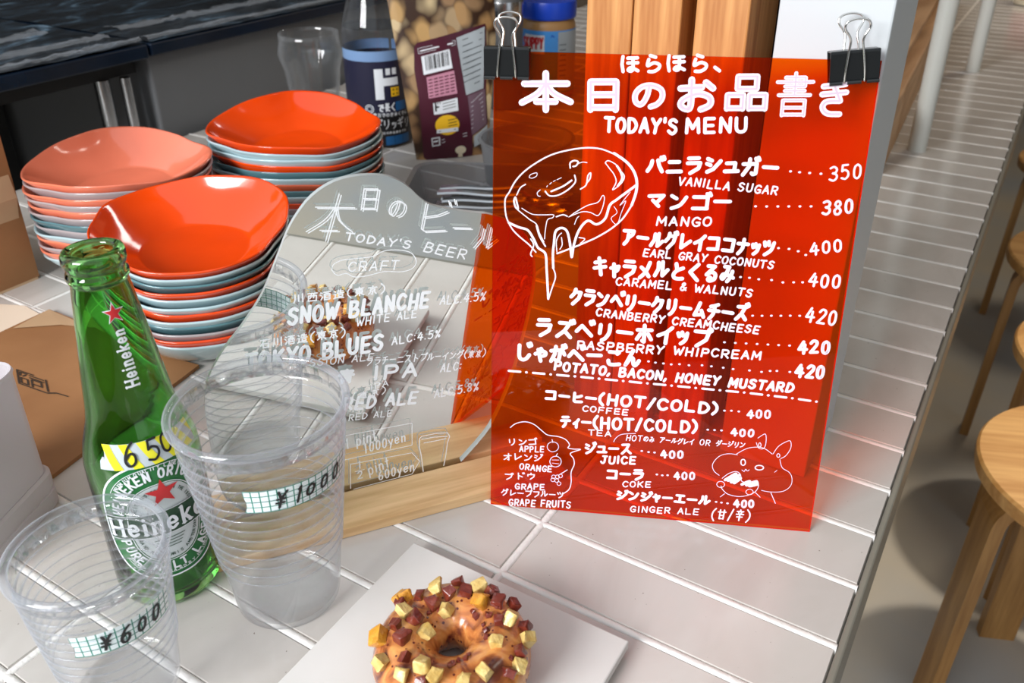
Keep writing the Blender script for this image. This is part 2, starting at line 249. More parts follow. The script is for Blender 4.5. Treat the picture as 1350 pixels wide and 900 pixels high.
def smooth_line(p, n=5):
    q = []; m = len(p)
    for i in range(m - 1):
        a = p[max(i - 1, 0)]; b = p[i]; c = p[i + 1]; d = p[min(i + 2, m - 1)]
        for k in range(n):
            t = k / n
            q.append(tuple(0.5 * ((2 * b[j]) + (-a[j] + c[j]) * t + (2 * a[j] - 5 * b[j] + 4 * c[j] - d[j]) * t * t + (-a[j] + 3 * b[j] - 3 * c[j] + d[j]) * t ** 3) for j in (0, 1)))
    return q + [p[-1]]
def glyph(ch):
    out = []
    for s in GL[ch].split(';'):
        cv = s[0] == '~'; p = [tuple(float(c) / 10 for c in q.split(',')) for q in s.lstrip('~').split()]
        out.append(smooth_line(p) if cv and len(p) > 2 else p)
    return out
_RIB = 0
def ribbon(mb, pts, w, fn, h=0.0002, seg=None):
    """a pen stroke of width w along pts, laid on a surface: fn(x, y, height) -> point"""
    if seg:   # cut long runs so the stroke follows a curved surface
        q = [pts[0]]
        for a, b in zip(pts, pts[1:]):
            k = max(1, int(math.ceil(hypot(b[0] - a[0], b[1] - a[1]) / seg)))
            q += [(a[0] + (b[0] - a[0]) * i / k, a[1] + (b[1] - a[1]) * i / k) for i in range(1, k + 1)]
        pts = q
    r = w / 2; global _RIB
    for a, b in zip(pts, pts[1:]):
        _RIB = (_RIB + 1) % 14; hh = h + _RIB * 5e-6
        dx, dy = b[0] - a[0], b[1] - a[1]; l = hypot(dx, dy)
        if l < 1e-9: continue
        nx, ny = -dy / l * r, dx / l * r
        mb.add([fn(a[0] + nx, a[1] + ny, hh), fn(a[0] - nx, a[1] - ny, hh), fn(b[0] - nx, b[1] - ny, hh), fn(b[0] + nx, b[1] + ny, hh)], [(0, 1, 2, 3)])
    n = 8
    for a in pts:
        _RIB = (_RIB + 1) % 14; hh = h + _RIB * 5e-6
        mb.add([fn(a[0] + r * cos(2 * pi * k / n), a[1] + r * sin(2 * pi * k / n), hh) for k in range(n)], [tuple(range(n))])
NARROW = {'I': .55, '1': .75, '.': .45, ',': .5, "'": .4, ':': .5, '(': .6, ')': .6, '/': .7, ' ': .75, 'M': 1.15, 'W': 1.2, 'i': .5, 't': .7, 'ャ': .8, 'ュ': .85, 'ッ': .75, 'ィ': .75, 'ゃ': .85, '、': .8}
def write(mb, txt, A, B, h, w, fn, seg=None, jit=0.035, hgt=0.0002, wide=1.25, italic=0.0):
    A = Vector(A[:2]); B = Vector(B[:2]); d = B - A; ln = d.length; d /= ln; u = Vector((-d.y, d.x))
    ws = [NARROW.get(c, 1.0) for c in txt]; k = ln / sum(ws); x = 0.0
    for c, wt in zip(txt, ws):
        cw = k * wt
        if c != ' ':
            gw = min(cw * 0.84 if wt >= .7 else k * .8, h * wide) ; g0 = x + (cw - gw) / 2
            ja = random.uniform(-1, 1) * jit; jy = random.uniform(-1, 1) * h * jit
            for st in glyph(c):
                pts = []
                for px, py in st:
                    X = g0 + px * gw + py * h * (ja + italic); Y = jy + py * h - px * gw * ja
                    q = A + d * X + u * Y; pts.append((q.x, q.y))
                ribbon(mb, pts, w, fn, hgt, seg)
        x += cw
# what is written on the two signs: text, baseline start, baseline end, height, pen width in millimetres on the sign
RED_WRITING = {'title': [['ほらほら、',[70.2,287.1],[130.9,289.5],9.0,1.64],['本',[12.1,264.8],[48.6,265.9],20.3,3.38],['日',[48.7,265.5],[76.9,266.4],17.7,3.37],['の',[76.8,267.7],[98.8,268.4],14.6,2.92],['お',[101.4,267.2],[126.4,268.0],17.4,3.32],['品',[126.3,268.4],[156.7,269.4],19.0,2.89],['書',[154.7,265.6],[179.5,266.4],23.4,1.89],['き',[178.1,267.2],[197.4,267.8],19.3,2.87],["TODAY'S",[63.4,254.4],[105.7,254.6],7.7,1.71],['MENU',[108.7,255.1],[144.5,256.8],7.7,1.72]],'menu': [['バニラシュガー',[88.6,231.3],[163.8,233.1],9.2,2.02],['350',[190.2,231.2],[209.2,233.3],7.8,1.04],['VANILLA SUGAR',[107.1,225.4],[164.2,221.8],4.5,1.04],['マンゴー',[90.4,209.4],[140.2,211.7],9.5,1.95],['380',[189.0,211.4],[207.6,213.1],7.6,1.33],['MANGO',[96.3,200.5],[129.5,201.7],5.0,1.18],['アールグレイココナッツ',[77.1,187.9],[166.3,185.2],9.3,1.96],['400',[185.8,187.2],[204.9,190.5],6.9,1.19],['EARL GRAY COCONUTS',[90.0,181.5],[167.1,177.8],4.4,1.07],['キャラメルとくるみ',[60.8,167.9],[145.4,168.0],10.5,2.1],['400',[186.9,168.1],[206.7,168.3],7.6,1.27],['CARAMEL & WALNUTS',[74.9,162.4],[156.8,159.6],4.6,1.12],['クランベリークリームチーズ',[47.3,148.4],[155.4,143.5],9.9,2.08],['420',[187.9,145.6],[207.3,144.5],8.7,1.3],['CRANBERRY CREAMCHEESE',[63.9,141.5],[163.3,136.1],4.7,1.19],['ラズベリーホイップ',[26.7,126.3],[135.0,126.2],11.2,2.24],['420',[186.5,125.3],[206.2,126.7],7.5,1.79],['RASPBERRY WHIPCREAM',[53.1,118.9],[166.5,119.3],5.1,1.28],['じゃがべーこん',[14.5,107.8],[94.2,109.4],11.0,2.25],['420',[186.5,110.1],[204.9,110.0],7.7,1.84],['POTATO, BACON, HONEY MUSTARD',[39.3,103.3],[187.8,98.9],5.7,1.5],['コーヒー(HOT/COLD)',[34.1,82.0],[144.2,80.7],7.0,1.78],['400',[161.1,79.5],[176.8,80.2],5.2,1.41],['COFFEE',[58.2,75.8],[88.7,75.1],3.8,0.98],['ティー(HOT/COLD)',[45.0,63.2],[132.8,66.3],7.7,1.76],['400',[152.7,65.9],[168.0,66.7],4.8,1.45],['TEA',[62.9,58.7],[79.0,58.9],3.8,0.87],['HOTのみ アールグレイ OR ダージリン',[87.4,56.9],[162.8,58.1],3.9,0.67],['ジュース',[61.5,44.6],[92.8,47.4],7.8,1.56],['400',[110.4,46.2],[125.7,47.6],5.0,1.5],['JUICE',[71.7,38.7],[95.7,40.3],5.1,1.48],['コーラ',[76.2,27.1],[101.8,29.0],7.4,1.71],['400',[119.8,31.3],[134.3,32.1],5.0,1.39],['COKE',[86.9,22.4],[106.6,23.7],4.0,0.92],['ジンジャーエール',[83.5,12.2],[145.0,14.2],6.9,1.61],['400',[159.6,14.0],[173.5,15.4],5.1,1.54],['GINGER ALE',[93.0,3.8],[138.9,6.1],4.3,0.92],['(甘/辛)',[145.5,3.3],[171.8,4.2],8.0,0.86],['リンゴ',[10.9,46.8],[31.0,48.6],4.6,0.92],['APPLE',[18.6,42.4],[35.6,43.9],4.0,0.91],['オレンジ',[8.0,35.2],[34.8,36.5],5.1,0.91],['ORANGE',[18.8,29.2],[41.1,29.0],4.1,1.0],['ブドウ',[8.2,20.7],[31.1,22.3],4.6,0.92],['GRAPE',[16.0,13.8],[36.9,15.2],4.1,1.0],['グレープフルーツ',[6.8,8.2],[49.8,10.0],4.7,0.88],['GRAPE FRUITS',[12.0,0.9],[54.6,2.8],4.8,1.02]],'dots': [[169.7,235.6],[174.7,235.3],[180.2,235.1],[186.4,234.9],[152.7,214.6],[158.9,214.8],[165.1,215.1],[171.2,215.4],[177.3,215.7],[183.4,216.0],[168.3,190.4],[174.3,190.2],[179.6,189.1],[184.1,187.1],[148.6,171.5],[153.8,171.3],[159.2,170.7],[166.6,170.7],[173.2,169.6],[179.3,170.0],[184.4,170.3],[158.1,147.6],[163.6,147.9],[169.0,148.3],[174.5,148.6],[179.9,149.0],[185.3,149.3],[143.3,129.3],[149.8,129.3],[156.2,129.4],[162.7,129.5],[169.1,129.6],[175.4,129.7],[181.8,129.8],[92.3,111.1],[98.6,113.3],[102.9,112.8],[107.8,112.6],[112.6,112.3],[117.6,112.8],[123.4,112.5],[131.3,113.1],[137.0,112.8],[144.2,112.4],[150.2,111.9],[160.0,111.7],[167.3,111.3],[172.3,112.3],[176.3,112.6],[184.0,112.5],[147.7,83.2],[151.9,83.5],[156.5,83.3],[138.7,69.0],[142.9,69.1],[147.2,69.2],[98.5,50.1],[102.9,49.7],[106.7,49.7],[109.3,33.7],[112.8,33.4],[116.2,33.8],[148.7,16.9],[152.1,16.7],[156.0,16.5]],'dash': [[[[11.2,100.4],[18.5,100.3]],1.57],[[[22.4,100.2],[22.6,100.2]],1.64],[[[26.8,100.1],[34.0,100.0]],1.54],[[[37.9,99.9],[38.1,99.9]],1.64],[[[42.2,99.9],[49.4,99.7]],1.54],[[[53.2,99.7],[53.5,99.7]],1.64],[[[57.5,99.6],[64.7,99.3]],1.54],[[[68.5,99.2],[68.8,99.2]],1.64],[[[72.8,99.1],[79.9,98.9]],1.51],[[[83.7,98.8],[83.9,98.8]],1.6],[[[87.9,98.7],[95.0,98.4]],1.54],[[[98.8,98.3],[99.0,98.3]],1.6],[[[103.0,98.2],[110.0,98.0]],1.51],[[[113.8,97.9],[114.0,97.9]],1.57],[[[118.0,97.8],[125.0,97.6]],1.48],[[[128.7,97.4],[128.9,97.4]],1.57],[[[132.9,97.3],[139.8,97.1]],1.48],[[[143.5,97.0],[143.8,97.0]],1.57],[[[147.7,96.9],[154.6,96.7]],1.48],[[[158.3,96.6],[158.5,96.6]],1.53],[[[162.4,96.4],[169.3,96.0]],1.48],[[[172.9,95.8],[173.2,95.8]],1.57],[[[177.0,95.6],[183.9,95.2]],1.48],[[[187.5,95.0],[187.7,95.0]],1.53],[[[191.6,94.7],[198.4,94.1]],1.45],[[[202.0,93.8],[202.2,93.8]],1.54]],'bubble': [[[[12.8,59.9],[16.2,63.0],[22.2,64.9],[28.1,63.5],[33.2,59.5],[37.3,56.5],[44.2,55.9],[49.2,54.1],[51.8,50.5],[50.9,48.1],[54.9,47.6],[59.1,47.7],[52.6,44.3],[54.7,40.6],[55.4,36.1],[53.6,30.2],[53.9,22.7],[52.6,16.8],[48.2,12.8]],0.75],[[[44.7,48.4],[44.4,46.8],[43.4,45.4],[41.9,44.6],[40.3,44.4],[38.8,45.0],[37.7,46.2],[37.3,47.8],[37.6,49.4],[38.6,50.7],[40.1,51.6],[41.7,51.7],[43.2,51.1],[44.3,50.0],[44.7,48.4]],0.6],[[[40.9,51.2],[40.3,53.4]],0.6],[[[46.8,37.6],[46.5,35.8],[45.5,34.3],[44.0,33.4],[42.4,33.2],[40.8,33.9],[39.8,35.2],[39.3,36.9],[39.7,38.6],[40.6,40.1],[42.1,41.0],[43.8,41.2],[45.3,40.5],[46.4,39.3],[46.8,37.6]],0.65],[[[43.2,41.2],[44.1,43.3]],0.6],[[[40.8,38.2],[45.3,38.6]],0.4],[[[40.9,35.9],[45.4,35.7]],0.4],[[[43.5,25.8],[43.1,24.8],[42.2,24.3],[41.3,24.6],[40.9,25.5],[41.2,26.5],[42.1,27.0],[43.1,26.7],[43.5,25.8]],0.5],[[[46.0,26.0],[45.7,25.0],[44.7,24.5],[43.8,24.8],[43.4,25.8],[43.7,26.8],[44.7,27.3],[45.6,26.9],[46.0,26.0]],0.5],[[[43.1,23.4],[42.7,22.4],[41.8,21.9],[40.9,22.2],[40.4,23.2],[40.8,24.2],[41.7,24.7],[42.6,24.4],[43.1,23.4]],0.5],[[[45.6,23.1],[45.2,22.1],[44.3,21.6],[43.4,21.9],[43.0,22.8],[43.3,23.8],[44.2,24.3],[45.2,24.0],[45.6,23.1]],0.5],[[[48.0,26.8],[47.6,25.8],[46.7,25.3],[45.8,25.6],[45.4,26.5],[45.7,27.5],[46.6,28.0],[47.6,27.7],[48.0,26.8]],0.5],[[[47.2,20.9],[46.8,19.9],[45.9,19.4],[45.0,19.7],[44.6,20.6],[44.9,21.7],[45.8,22.2],[46.8,21.8],[47.2,20.9]],0.5],[[[46.1,27.7],[48.6,29.7],[51.0,31.7]],0.67],[[[80.2,55.2],[81.5,58.1],[85.2,61.1],[93.8,62.4]],0.48]],'donut': [[[[10.0,216.6],[7.5,212.0],[7.8,204.0],[9.4,198.6],[12.6,193.3],[17.1,189.0],[22.5,184.7],[26.6,180.3]],1.01],[[[10.0,216.6],[13.8,223.8],[20.6,231.0],[31.6,238.4],[41.7,242.2],[53.5,244.5],[62.7,244.2],[70.4,241.6]],1.01],[[[70.4,242.0],[77.3,237.6],[81.8,232.7],[84.2,226.8],[84.3,219.9],[82.2,211.9]],1.81],[[[82.2,211.9],[77.6,203.8],[71.1,197.2],[62.7,191.4],[55.9,187.8],[49.9,184.8],[39.5,180.1]],1.15],[[[9.8,197.8],[16.1,195.3],[21.4,193.8],[25.1,188.5],[27.9,183.1],[32.4,179.7],[33.4,170.5],[34.2,161.1],[35.0,150.7]],1.66],[[[37.5,170.7],[37.0,180.0],[37.5,187.3],[38.1,193.7],[41.6,196.2],[45.1,194.1],[47.2,186.0],[48.4,178.3],[49.4,186.1],[52.1,195.3],[57.0,201.4],[62.3,199.4],[67.3,203.3],[69.5,211.3],[73.5,215.0],[80.0,220.5],[84.0,223.8]],1.66],[[[37.5,170.7],[39.0,165.2],[37.0,157.5],[35.2,150.7]],0.92],[[[39.4,181.0],[38.8,187.4],[40.0,191.1],[41.7,193.0]],0.65],[[[41.1,182.9],[42.4,185.8],[41.8,190.3]],0.65],[[[31.3,218.0],[34.0,215.4],[39.2,216.1],[45.1,219.9],[48.8,224.4],[48.2,228.3]],0.99],[[[32.1,220.6],[32.5,221.5]],0.45],[[[33.8,222.4],[34.8,223.4]],0.45],[[[35.9,224.0],[37.0,224.8]],0.45],[[[38.0,225.2],[40.5,226.5]],0.45],[[[34.8,218.1],[39.0,220.1],[42.4,221.9],[46.6,225.2]],1.17],[[[45.5,232.5],[45.4,235.5],[47.8,236.9],[50.0,236.1],[48.8,233.9],[47.1,233.4]],1.06],[[[50.0,235.2],[52.5,236.2],[55.1,236.0]],0.53],[[[51.9,220.2],[55.2,222.9],[55.9,228.2],[57.5,230.0],[57.2,226.5],[55.2,223.8]],0.9],[[[21.6,225.9],[22.4,227.6],[25.9,228.8],[25.9,226.9],[23.4,225.5],[21.6,225.9]],0.45],[[[14.4,215.0],[16.5,219.5],[19.5,221.6]],0.83],[[[28.3,218.7],[26.6,216.9],[27.1,215.1],[28.4,214.9]],0.54],[[[12.7,211.4],[13.6,213.6],[14.5,210.6],[15.4,206.6],[13.7,207.8],[12.7,211.4]],1.2],[[[15.0,206.1],[22.2,200.6],[26.6,197.7],[28.5,192.3],[31.3,187.0]],0.74],[[[17.6,207.1],[23.8,203.8],[30.8,203.7],[36.5,204.0],[36.1,202.2],[33.1,200.7],[32.0,194.3],[31.7,188.9]],0.6],[[[38.3,202.9],[42.2,204.3],[44.8,203.5]],0.9],[[[45.7,203.1],[49.9,206.4],[56.6,210.7],[62.5,212.8],[64.9,216.8],[66.2,215.6],[65.3,209.4],[62.9,204.8],[58.5,206.4],[53.3,206.6],[45.7,203.1]],0.59],[[[65.6,236.3],[67.2,237.6],[71.5,235.7],[74.2,232.4],[77.0,229.0],[75.5,224.7],[70.7,220.6],[72.5,225.4],[71.0,229.7],[68.3,233.0],[65.6,236.3]],0.7],[[[72.4,234.8],[74.7,231.5],[75.8,227.3],[73.5,222.9]],1.5],[[[52.3,190.8],[55.8,190.1],[53.3,187.2]],0.72],[[[49.3,198.8],[50.5,202.4],[51.7,203.8]],0.54],[[[72.1,210.6],[74.0,207.1],[70.7,203.4],[74.3,200.0],[76.5,207.3],[78.7,214.4],[75.4,211.6],[80.9,219.7]],0.44],[[[23.3,188.4],[25.2,184.8],[23.5,179.2],[24.4,177.4]],0.92],[[[26.6,196.8],[28.6,190.5],[32.3,184.3]],1.11]],'rabbit': [[[[148.8,36.8],[145.1,39.9],[144.0,44.8],[147.5,50.6],[153.0,53.0],[158.7,52.7]],0.47],[[[158.1,53.3],[163.8,57.6],[170.2,59.3],[175.0,58.6],[180.0,55.2]],0.47],[[[180.5,55.3],[183.1,60.9],[187.4,64.6],[190.0,65.3],[190.8,60.5],[188.5,54.9],[185.5,52.4]],0.46],[[[170.0,65.7],[173.8,69.0],[175.0,66.7],[175.2,61.3],[174.1,58.5],[171.2,58.8],[169.4,62.4]],0.46],[[[172.5,61.1],[172.4,60.0],[171.9,59.5],[171.3,59.9],[171.0,61.0],[171.1,62.0],[171.6,62.5],[172.1,62.1],[172.5,61.1]],0.55],[[[184.8,54.6],[184.6,53.6],[184.0,53.2],[183.3,53.5],[182.9,54.4],[183.1,55.3],[183.7,55.8],[184.4,55.4],[184.8,54.6]],0.55],[[[185.1,51.8],[187.2,46.0],[191.8,43.1],[194.1,38.9],[193.9,33.3],[189.7,28.9],[182.2,27.6],[176.4,28.2]],0.46],[[[164.2,47.7],[164.1,46.4],[163.4,45.6],[162.6,45.5],[161.8,46.2],[161.4,47.5],[161.5,48.8],[162.1,49.6],[163.0,49.7],[163.8,49.0],[164.2,47.7]],0.85],[[[175.8,44.9],[175.4,43.9],[174.2,43.2],[172.6,43.0],[171.2,43.5],[170.6,44.4],[171.0,45.5],[172.2,46.2],[173.9,46.3],[175.2,45.8],[175.8,44.9]],0.85],[[[162.6,42.0],[164.1,41.1],[164.9,42.8],[166.0,41.6],[167.1,42.5]],0.47],[[[150.9,34.8],[154.4,38.5],[158.9,40.6],[162.0,38.6],[163.4,33.7],[168.2,33.6],[172.8,35.2],[174.0,30.2],[171.0,25.4],[163.6,22.4],[155.8,23.3],[151.6,26.9],[150.7,29.1]],0.52],[[[152.8,30.4],[152.5,29.1],[151.3,28.1],[149.8,28.0],[148.5,28.7],[147.9,30.0],[148.2,31.3],[149.4,32.3],[150.9,32.4],[152.2,31.7],[152.8,30.4]],0.48],[[[171.3,26.6],[170.9,25.3],[169.9,24.5],[168.5,24.3],[167.3,25.0],[166.7,26.1],[167.0,27.3],[168.1,28.2],[169.5,28.3],[170.7,27.7],[171.3,26.6]],0.47],[[[151.0,20.9],[153.4,23.5]],0.48],[[[172.3,26.7],[176.0,23.1]],0.47],[[[182.3,27.1],[184.7,22.2],[186.0,19.5]],0.52],[[[182.9,42.3],[184.2,43.7]],0.38],[[[152.9,33.8],[159.1,38.9],[154.8,33.5],[161.1,38.0],[156.9,32.5],[162.3,35.9],[158.8,32.1]],2.36],[[[163.7,31.5],[168.2,34.2],[166.6,31.2],[172.5,34.0],[168.5,30.8],[173.1,32.4]],2.36]]}
MIRROR_WRITING = {'title': [['本',[-9.4,192.5],[23.0,186.8],28.9,1.01],['日',[24.5,205.8],[40.2,203.3],14.8,1.11],['の',[41.7,198.7],[54.3,196.7],11.9,1.14],['ビ',[55.7,186.0],[82.0,181.5],20.5,1.17],['ー',[79.1,180.0],[95.5,177.1],11.1,1.21],['ル',[93.5,168.0],[111.5,164.8],16.6,1.25],["TODAY'S",[16.1,189.0],[56.1,176.3],4.7,1.13],['BEER',[62.2,173.7],[90.5,162.2],6.1,1.12]],'cloud': [[[[8.0,171.1],[9.4,174.4],[14.8,176.3],[24.3,175.7],[32.8,175.4],[39.5,177.7],[48.2,176.8],[55.7,173.6],[58.8,167.5],[56.4,163.0],[49.6,161.8],[38.6,164.0],[29.8,163.2],[21.2,163.7],[16.1,167.1],[10.8,166.9],[8.0,171.1]],0.63]],'list': [['CRAFT',[16.2,168.5],[48.0,163.9],6.0,0.75],['川西酒造(東京)',[-16.8,153.1],[39.2,149.3],6.0,0.76],['SNOW BLANCHE',[-21.8,140.1],[66.0,133.9],10.3,2.05],['ALC.4.5%',[72.0,133.8],[103.4,130.5],6.0,0.82],['WHITE ALE',[18.6,129.9],[57.9,127.9],5.4,0.87],['石川酒造(東京)',[-39.2,127.0],[12.9,123.5],6.3,0.78],['TOKYO BLUES',[-49.3,113.6],[35.3,109.2],10.7,2.14],['ALC:4.5%',[39.8,111.0],[72.8,109.7],5.6,0.84],['SESSION ALE',[-22.2,109.0],[28.5,102.2],4.9,0.82],['フラチーニストブルーイング(東京)',[22.5,99.6],[103.4,86.8],5.7,0.69],['青 IPA',[3.0,90.5],[57.0,83.1],9.7,1.95],['ALC:',[71.0,82.0],[86.2,80.6],6.1,0.92],['IPA',[24.1,80.2],[37.1,80.4],4.1,0.7],['(東京)',[11.3,74.5],[35.2,74.8],5.3,0.71],['RED ALE',[5.0,68.9],[55.1,61.3],8.9,1.79],['ALC.5.8%',[66.2,62.1],[98.5,60.5],6.3,0.95],['RED ALE',[8.1,59.4],[37.7,55.4],4.8,0.72],['1 pint',[4.7,36.2],[26.3,38.1],8.2,0.82],['1000yen',[16.4,29.3],[46.4,31.4],7.7,0.84],['pint',[18.1,9.3],[33.7,12.5],8.6,0.86],['600yen',[24.5,2.3],[51.1,4.1],7.5,0.89],['1',[10.9,17.7],[15.1,17.7],5.9,0.79],['2',[10.2,8.4],[14.9,8.3],6.0,0.8]],'boxes': [[[[4.2,47.9],[50.7,45.3],[49.9,26.4],[2.5,27.7]],0.61],[[[5.5,1.7],[7.2,22.9],[49.6,19.7],[54.6,10.6],[48.7,0.7],[7.5,0.4]],0.65],[[[9.7,15.4],[15.9,15.4]],0.59],[[[55.4,30.5],[57.0,32.0],[66.9,31.6],[75.3,29.8],[76.8,26.1],[75.1,20.7],[73.7,10.5],[71.9,1.0]],0.72],[[[55.4,30.5],[54.9,22.9],[55.9,16.1],[56.8,0.4]],0.72],[[[56.9,29.4],[65.8,28.7],[75.2,26.6]],0.73],[[[58.3,25.8],[66.7,25.2],[74.1,24.9]],0.74]]}
# ------------------------------------------------------------------ materials
def tile_material():
    m, t, out = nt('tile_glaze')
    p = N(t, 'ShaderNodeBsdfPrincipled', Roughness=0.16); L(t, p.outputs[0], out.inputs[0]); p.inputs['Specular IOR Level'].default_value = 0.6
    tc = N(t, 'ShaderNodeTexCoord'); mp = N(t, 'ShaderNodeMapping'); L(t, tc.outputs['Object'], mp.inputs['Vector']); mp.inputs['Scale'].default_value = (1.6, 0.8, 1)
    at = N(t, 'ShaderNodeAttribute', attribute_name='tile_shade'); va = N(t, 'ShaderNodeVectorMath', operation='MULTIPLY_ADD'); L(t, at.outputs['Fac'], va.inputs[0]); va.inputs[1].default_value = (7, 3, 11); L(t, mp.outputs[0], va.inputs[2])
    n = N(t, 'ShaderNodeTexNoise', Scale=9.0, Detail=5.0, Distortion=1.2); L(t, va.outputs[0], n.inputs['Vector'])
    rp = N(t, 'ShaderNodeMapRange'); rp.inputs['From Min'].default_value = .3; rp.inputs['From Max'].default_value = .7; L(t, n.outputs['Fac'], rp.inputs['Value'])
    mx = N(t, 'ShaderNodeMix', data_type='RGBA'); mx.inputs[6].default_value = lin(205, 200, 194); mx.inputs[7].default_value = lin(190, 184, 177); L(t, rp.outputs[0], mx.inputs[0])
    n3 = N(t, 'ShaderNodeTexNoise', Scale=420.0, Detail=1.0); L(t, tc.outputs['Object'], n3.inputs['Vector'])
    r3 = N(t, 'ShaderNodeMapRange'); r3.inputs['From Min'].default_value = .77; r3.inputs['From Max'].default_value = .8; L(t, n3.outputs['Fac'], r3.inputs['Value'])
    m3 = N(t, 'ShaderNodeMix', data_type='RGBA'); L(t, r3.outputs[0], m3.inputs[0]); L(t, mx.outputs[2], m3.inputs[6]); m3.inputs[7].default_value = lin(120, 110, 100)
    m2 = N(t, 'ShaderNodeMix', data_type='RGBA', blend_type='MULTIPLY'); m2.inputs[0].default_value = 1.0
    r2 = N(t, 'ShaderNodeMapRange'); r2.inputs['To Min'].default_value = .9; r2.inputs['To Max'].default_value = 1.04; L(t, at.outputs['Fac'], r2.inputs['Value'])
    L(t, m3.outputs[2], m2.inputs[6]); L(t, r2.outputs[0], m2.inputs[7]); L(t, m2.outputs[2], p.inputs['Base Color'])
    nb = N(t, 'ShaderNodeTexNoise', Scale=16.0, Detail=1.5); L(t, va.outputs[0], nb.inputs['Vector'])
    b = N(t, 'ShaderNodeBump', Strength=0.35, Distance=0.0015); L(t, nb.outputs['Fac'], b.inputs['Height']); L(t, b.outputs[0], p.inputs['Normal'])
tile_material()
pbr('grout_white', lin(234, 231, 226), 0.35, var=.08, vscale=60, bump=.3, bscale=300)
pbr('grey_edge', lin(124, 121, 110), 0.4, var=.12, vscale=20)
pbr('concrete', lin(158, 162, 166), 0.5, color2=lin(184, 172, 152), vscale=2.2, bump=.2, bscale=30)  # tan and blue-grey tones paint lit and shaded floor patches into the colour
pbr('wall_brown', lin(128, 112, 94), 0.8, var=.15, vscale=2)
pbr('ceiling_paint', lin(150, 142, 130), 0.9)
pbr('kitchen_wall', lin(70, 72, 74), 0.7)
wood('post_wood', lin(206, 152, 92), lin(170, 112, 58), 'Z', 22, .45)
wood('base_wood', lin(224, 188, 140), lin(196, 156, 106), 'X', 24, .5)
wood('stool_wood', lin(214, 166, 104), lin(186, 134, 74), 'X', 12, .4, ring=4)
wood('leg_wood', lin(176, 132, 76), lin(140, 98, 50), 'Z', 14, .4, ring=4)
wood('shelf_wood', lin(208, 168, 126), lin(180, 138, 98), 'Y', 8, .55)
pbr('white_post', lin(192, 197, 199), 0.5, var=.03, vscale=8)
pbr('white_steel', lin(206, 206, 198), 0.35)
pbr('dark_panel', lin(112, 114, 116), 0.42, var=.1, vscale=4)
pbr('dark_void', lin(20, 20, 20), 0.6)  # near-black; in the post gap it stands in for shade
pbr('steel', lin(186, 188, 190), 0.22, metal=1.0)
pbr('bright_steel', lin(225, 224, 220), 0.14, metal=1.0)
pbr('black_clip', lin(20, 22, 23), 0.28, spec=.6)
pbr('kraft', lin(160, 114, 72), 0.75, color2=lin(138, 94, 55), vscale=9, bump=.15, bscale=40)
pbr('kraft_pale', lin(198, 166, 130), 0.75, color2=lin(180, 148, 112), vscale=9, bump=.15, bscale=40)
pbr('kraft_lit', lin(226, 208, 186), 0.8, var=.05, vscale=12)
pbr('ink_dark', lin(52, 40, 30), 0.7)
pbr('ink_black', lin(18, 18, 22), 0.5)
pbr('paint_white', lin(236, 224, 234), 0.45)
pbr('marker_white', lin(240, 244, 246), 0.45)
for nm, c in dict(orange=(237, 72, 3), coral=(234, 126, 96), pale_blue=(176, 202, 208), teal=(84, 124, 132), mauve=(168, 158, 160), rust=(206, 96, 62)).items():
    pbr('glaze_' + nm, lin(*c), 0.12, spec=.6, coat=.4, var=.1, vscale=14)
def film():
    m, t, out = nt('film_navy'); p = N(t, 'ShaderNodeBsdfPrincipled', Roughness=0.16); L(t, p.outputs[0], out.inputs[0])
    tc = N(t, 'ShaderNodeTexCoord'); mp = N(t, 'ShaderNodeMapping'); L(t, tc.outputs['Object'], mp.inputs['Vector']); mp.inputs['Scale'].default_value = (2.2, .8, 1)
    n = N(t, 'ShaderNodeTexNoise', Scale=7.0, Detail=6.0, Distortion=2.5); L(t, mp.outputs[0], n.inputs['Vector'])
    r = N(t, 'ShaderNodeValToRGB'); L(t, n.outputs['Fac'], r.inputs['Fac']); e = r.color_ramp.elements
    e[0].position = .3; e[0].color = lin(20, 22, 25); e[1].position = .74; e[1].color = lin(120, 146, 166)  # pale blue end of the ramp paints the film's highlights into its colour
    q = e.new(.5); q.color = lin(36, 42, 48); q = e.new(.6); q.color = lin(52, 66, 78); L(t, r.outputs[0], p.inputs['Base Color'])
    w_ = N(t, 'ShaderNodeTexNoise', Scale=38.0, Detail=4.0, Distortion=1.5); L(t, mp.outputs[0], w_.inputs['Vector'])
    b = N(t, 'ShaderNodeBump', Strength=.9, Distance=.004); L(t, w_.outputs['Fac'], b.inputs['Height']); L(t, b.outputs[0], p.inputs['Normal'])
film()
pbr('film_edge', lin(14, 30, 48), 0.25, var=.4, vscale=20)
def acrylic_red():
    m, t, out = nt('acrylic_orange_red')
    tr = N(t, 'ShaderNodeBsdfTransparent', Color=(0.985, 0.36, 0.004, 1)); tl = N(t, 'ShaderNodeBsdfTranslucent', Color=(0.95, 0.1, 0.0, 1)); df = N(t, 'ShaderNodeBsdfDiffuse', Color=(0.9, 0.07, 0.0, 1))
    a = N(t, 'ShaderNodeMixShader', Fac=.5); L(t, tl.outputs[0], a.inputs[1]); L(t, df.outputs[0], a.inputs[2])
    b = N(t, 'ShaderNodeMixShader', Fac=.06); L(t, tr.outputs[0], b.inputs[1]); L(t, a.outputs[0], b.inputs[2])
    fr = schlick(t, 1.49); gl = N(t, 'ShaderNodeBsdfGlossy', Roughness=.0); c = N(t, 'ShaderNodeMixShader')
    L(t, fr.outputs[0], c.inputs[0]); L(t, b.outputs[0], c.inputs[1]); L(t, gl.outputs[0], c.inputs[2]); L(t, c.outputs[0], out.inputs[0])
acrylic_red()
clear('clear_acrylic', (0.985, 0.99, 0.985, 1), 1.49, 0.0)
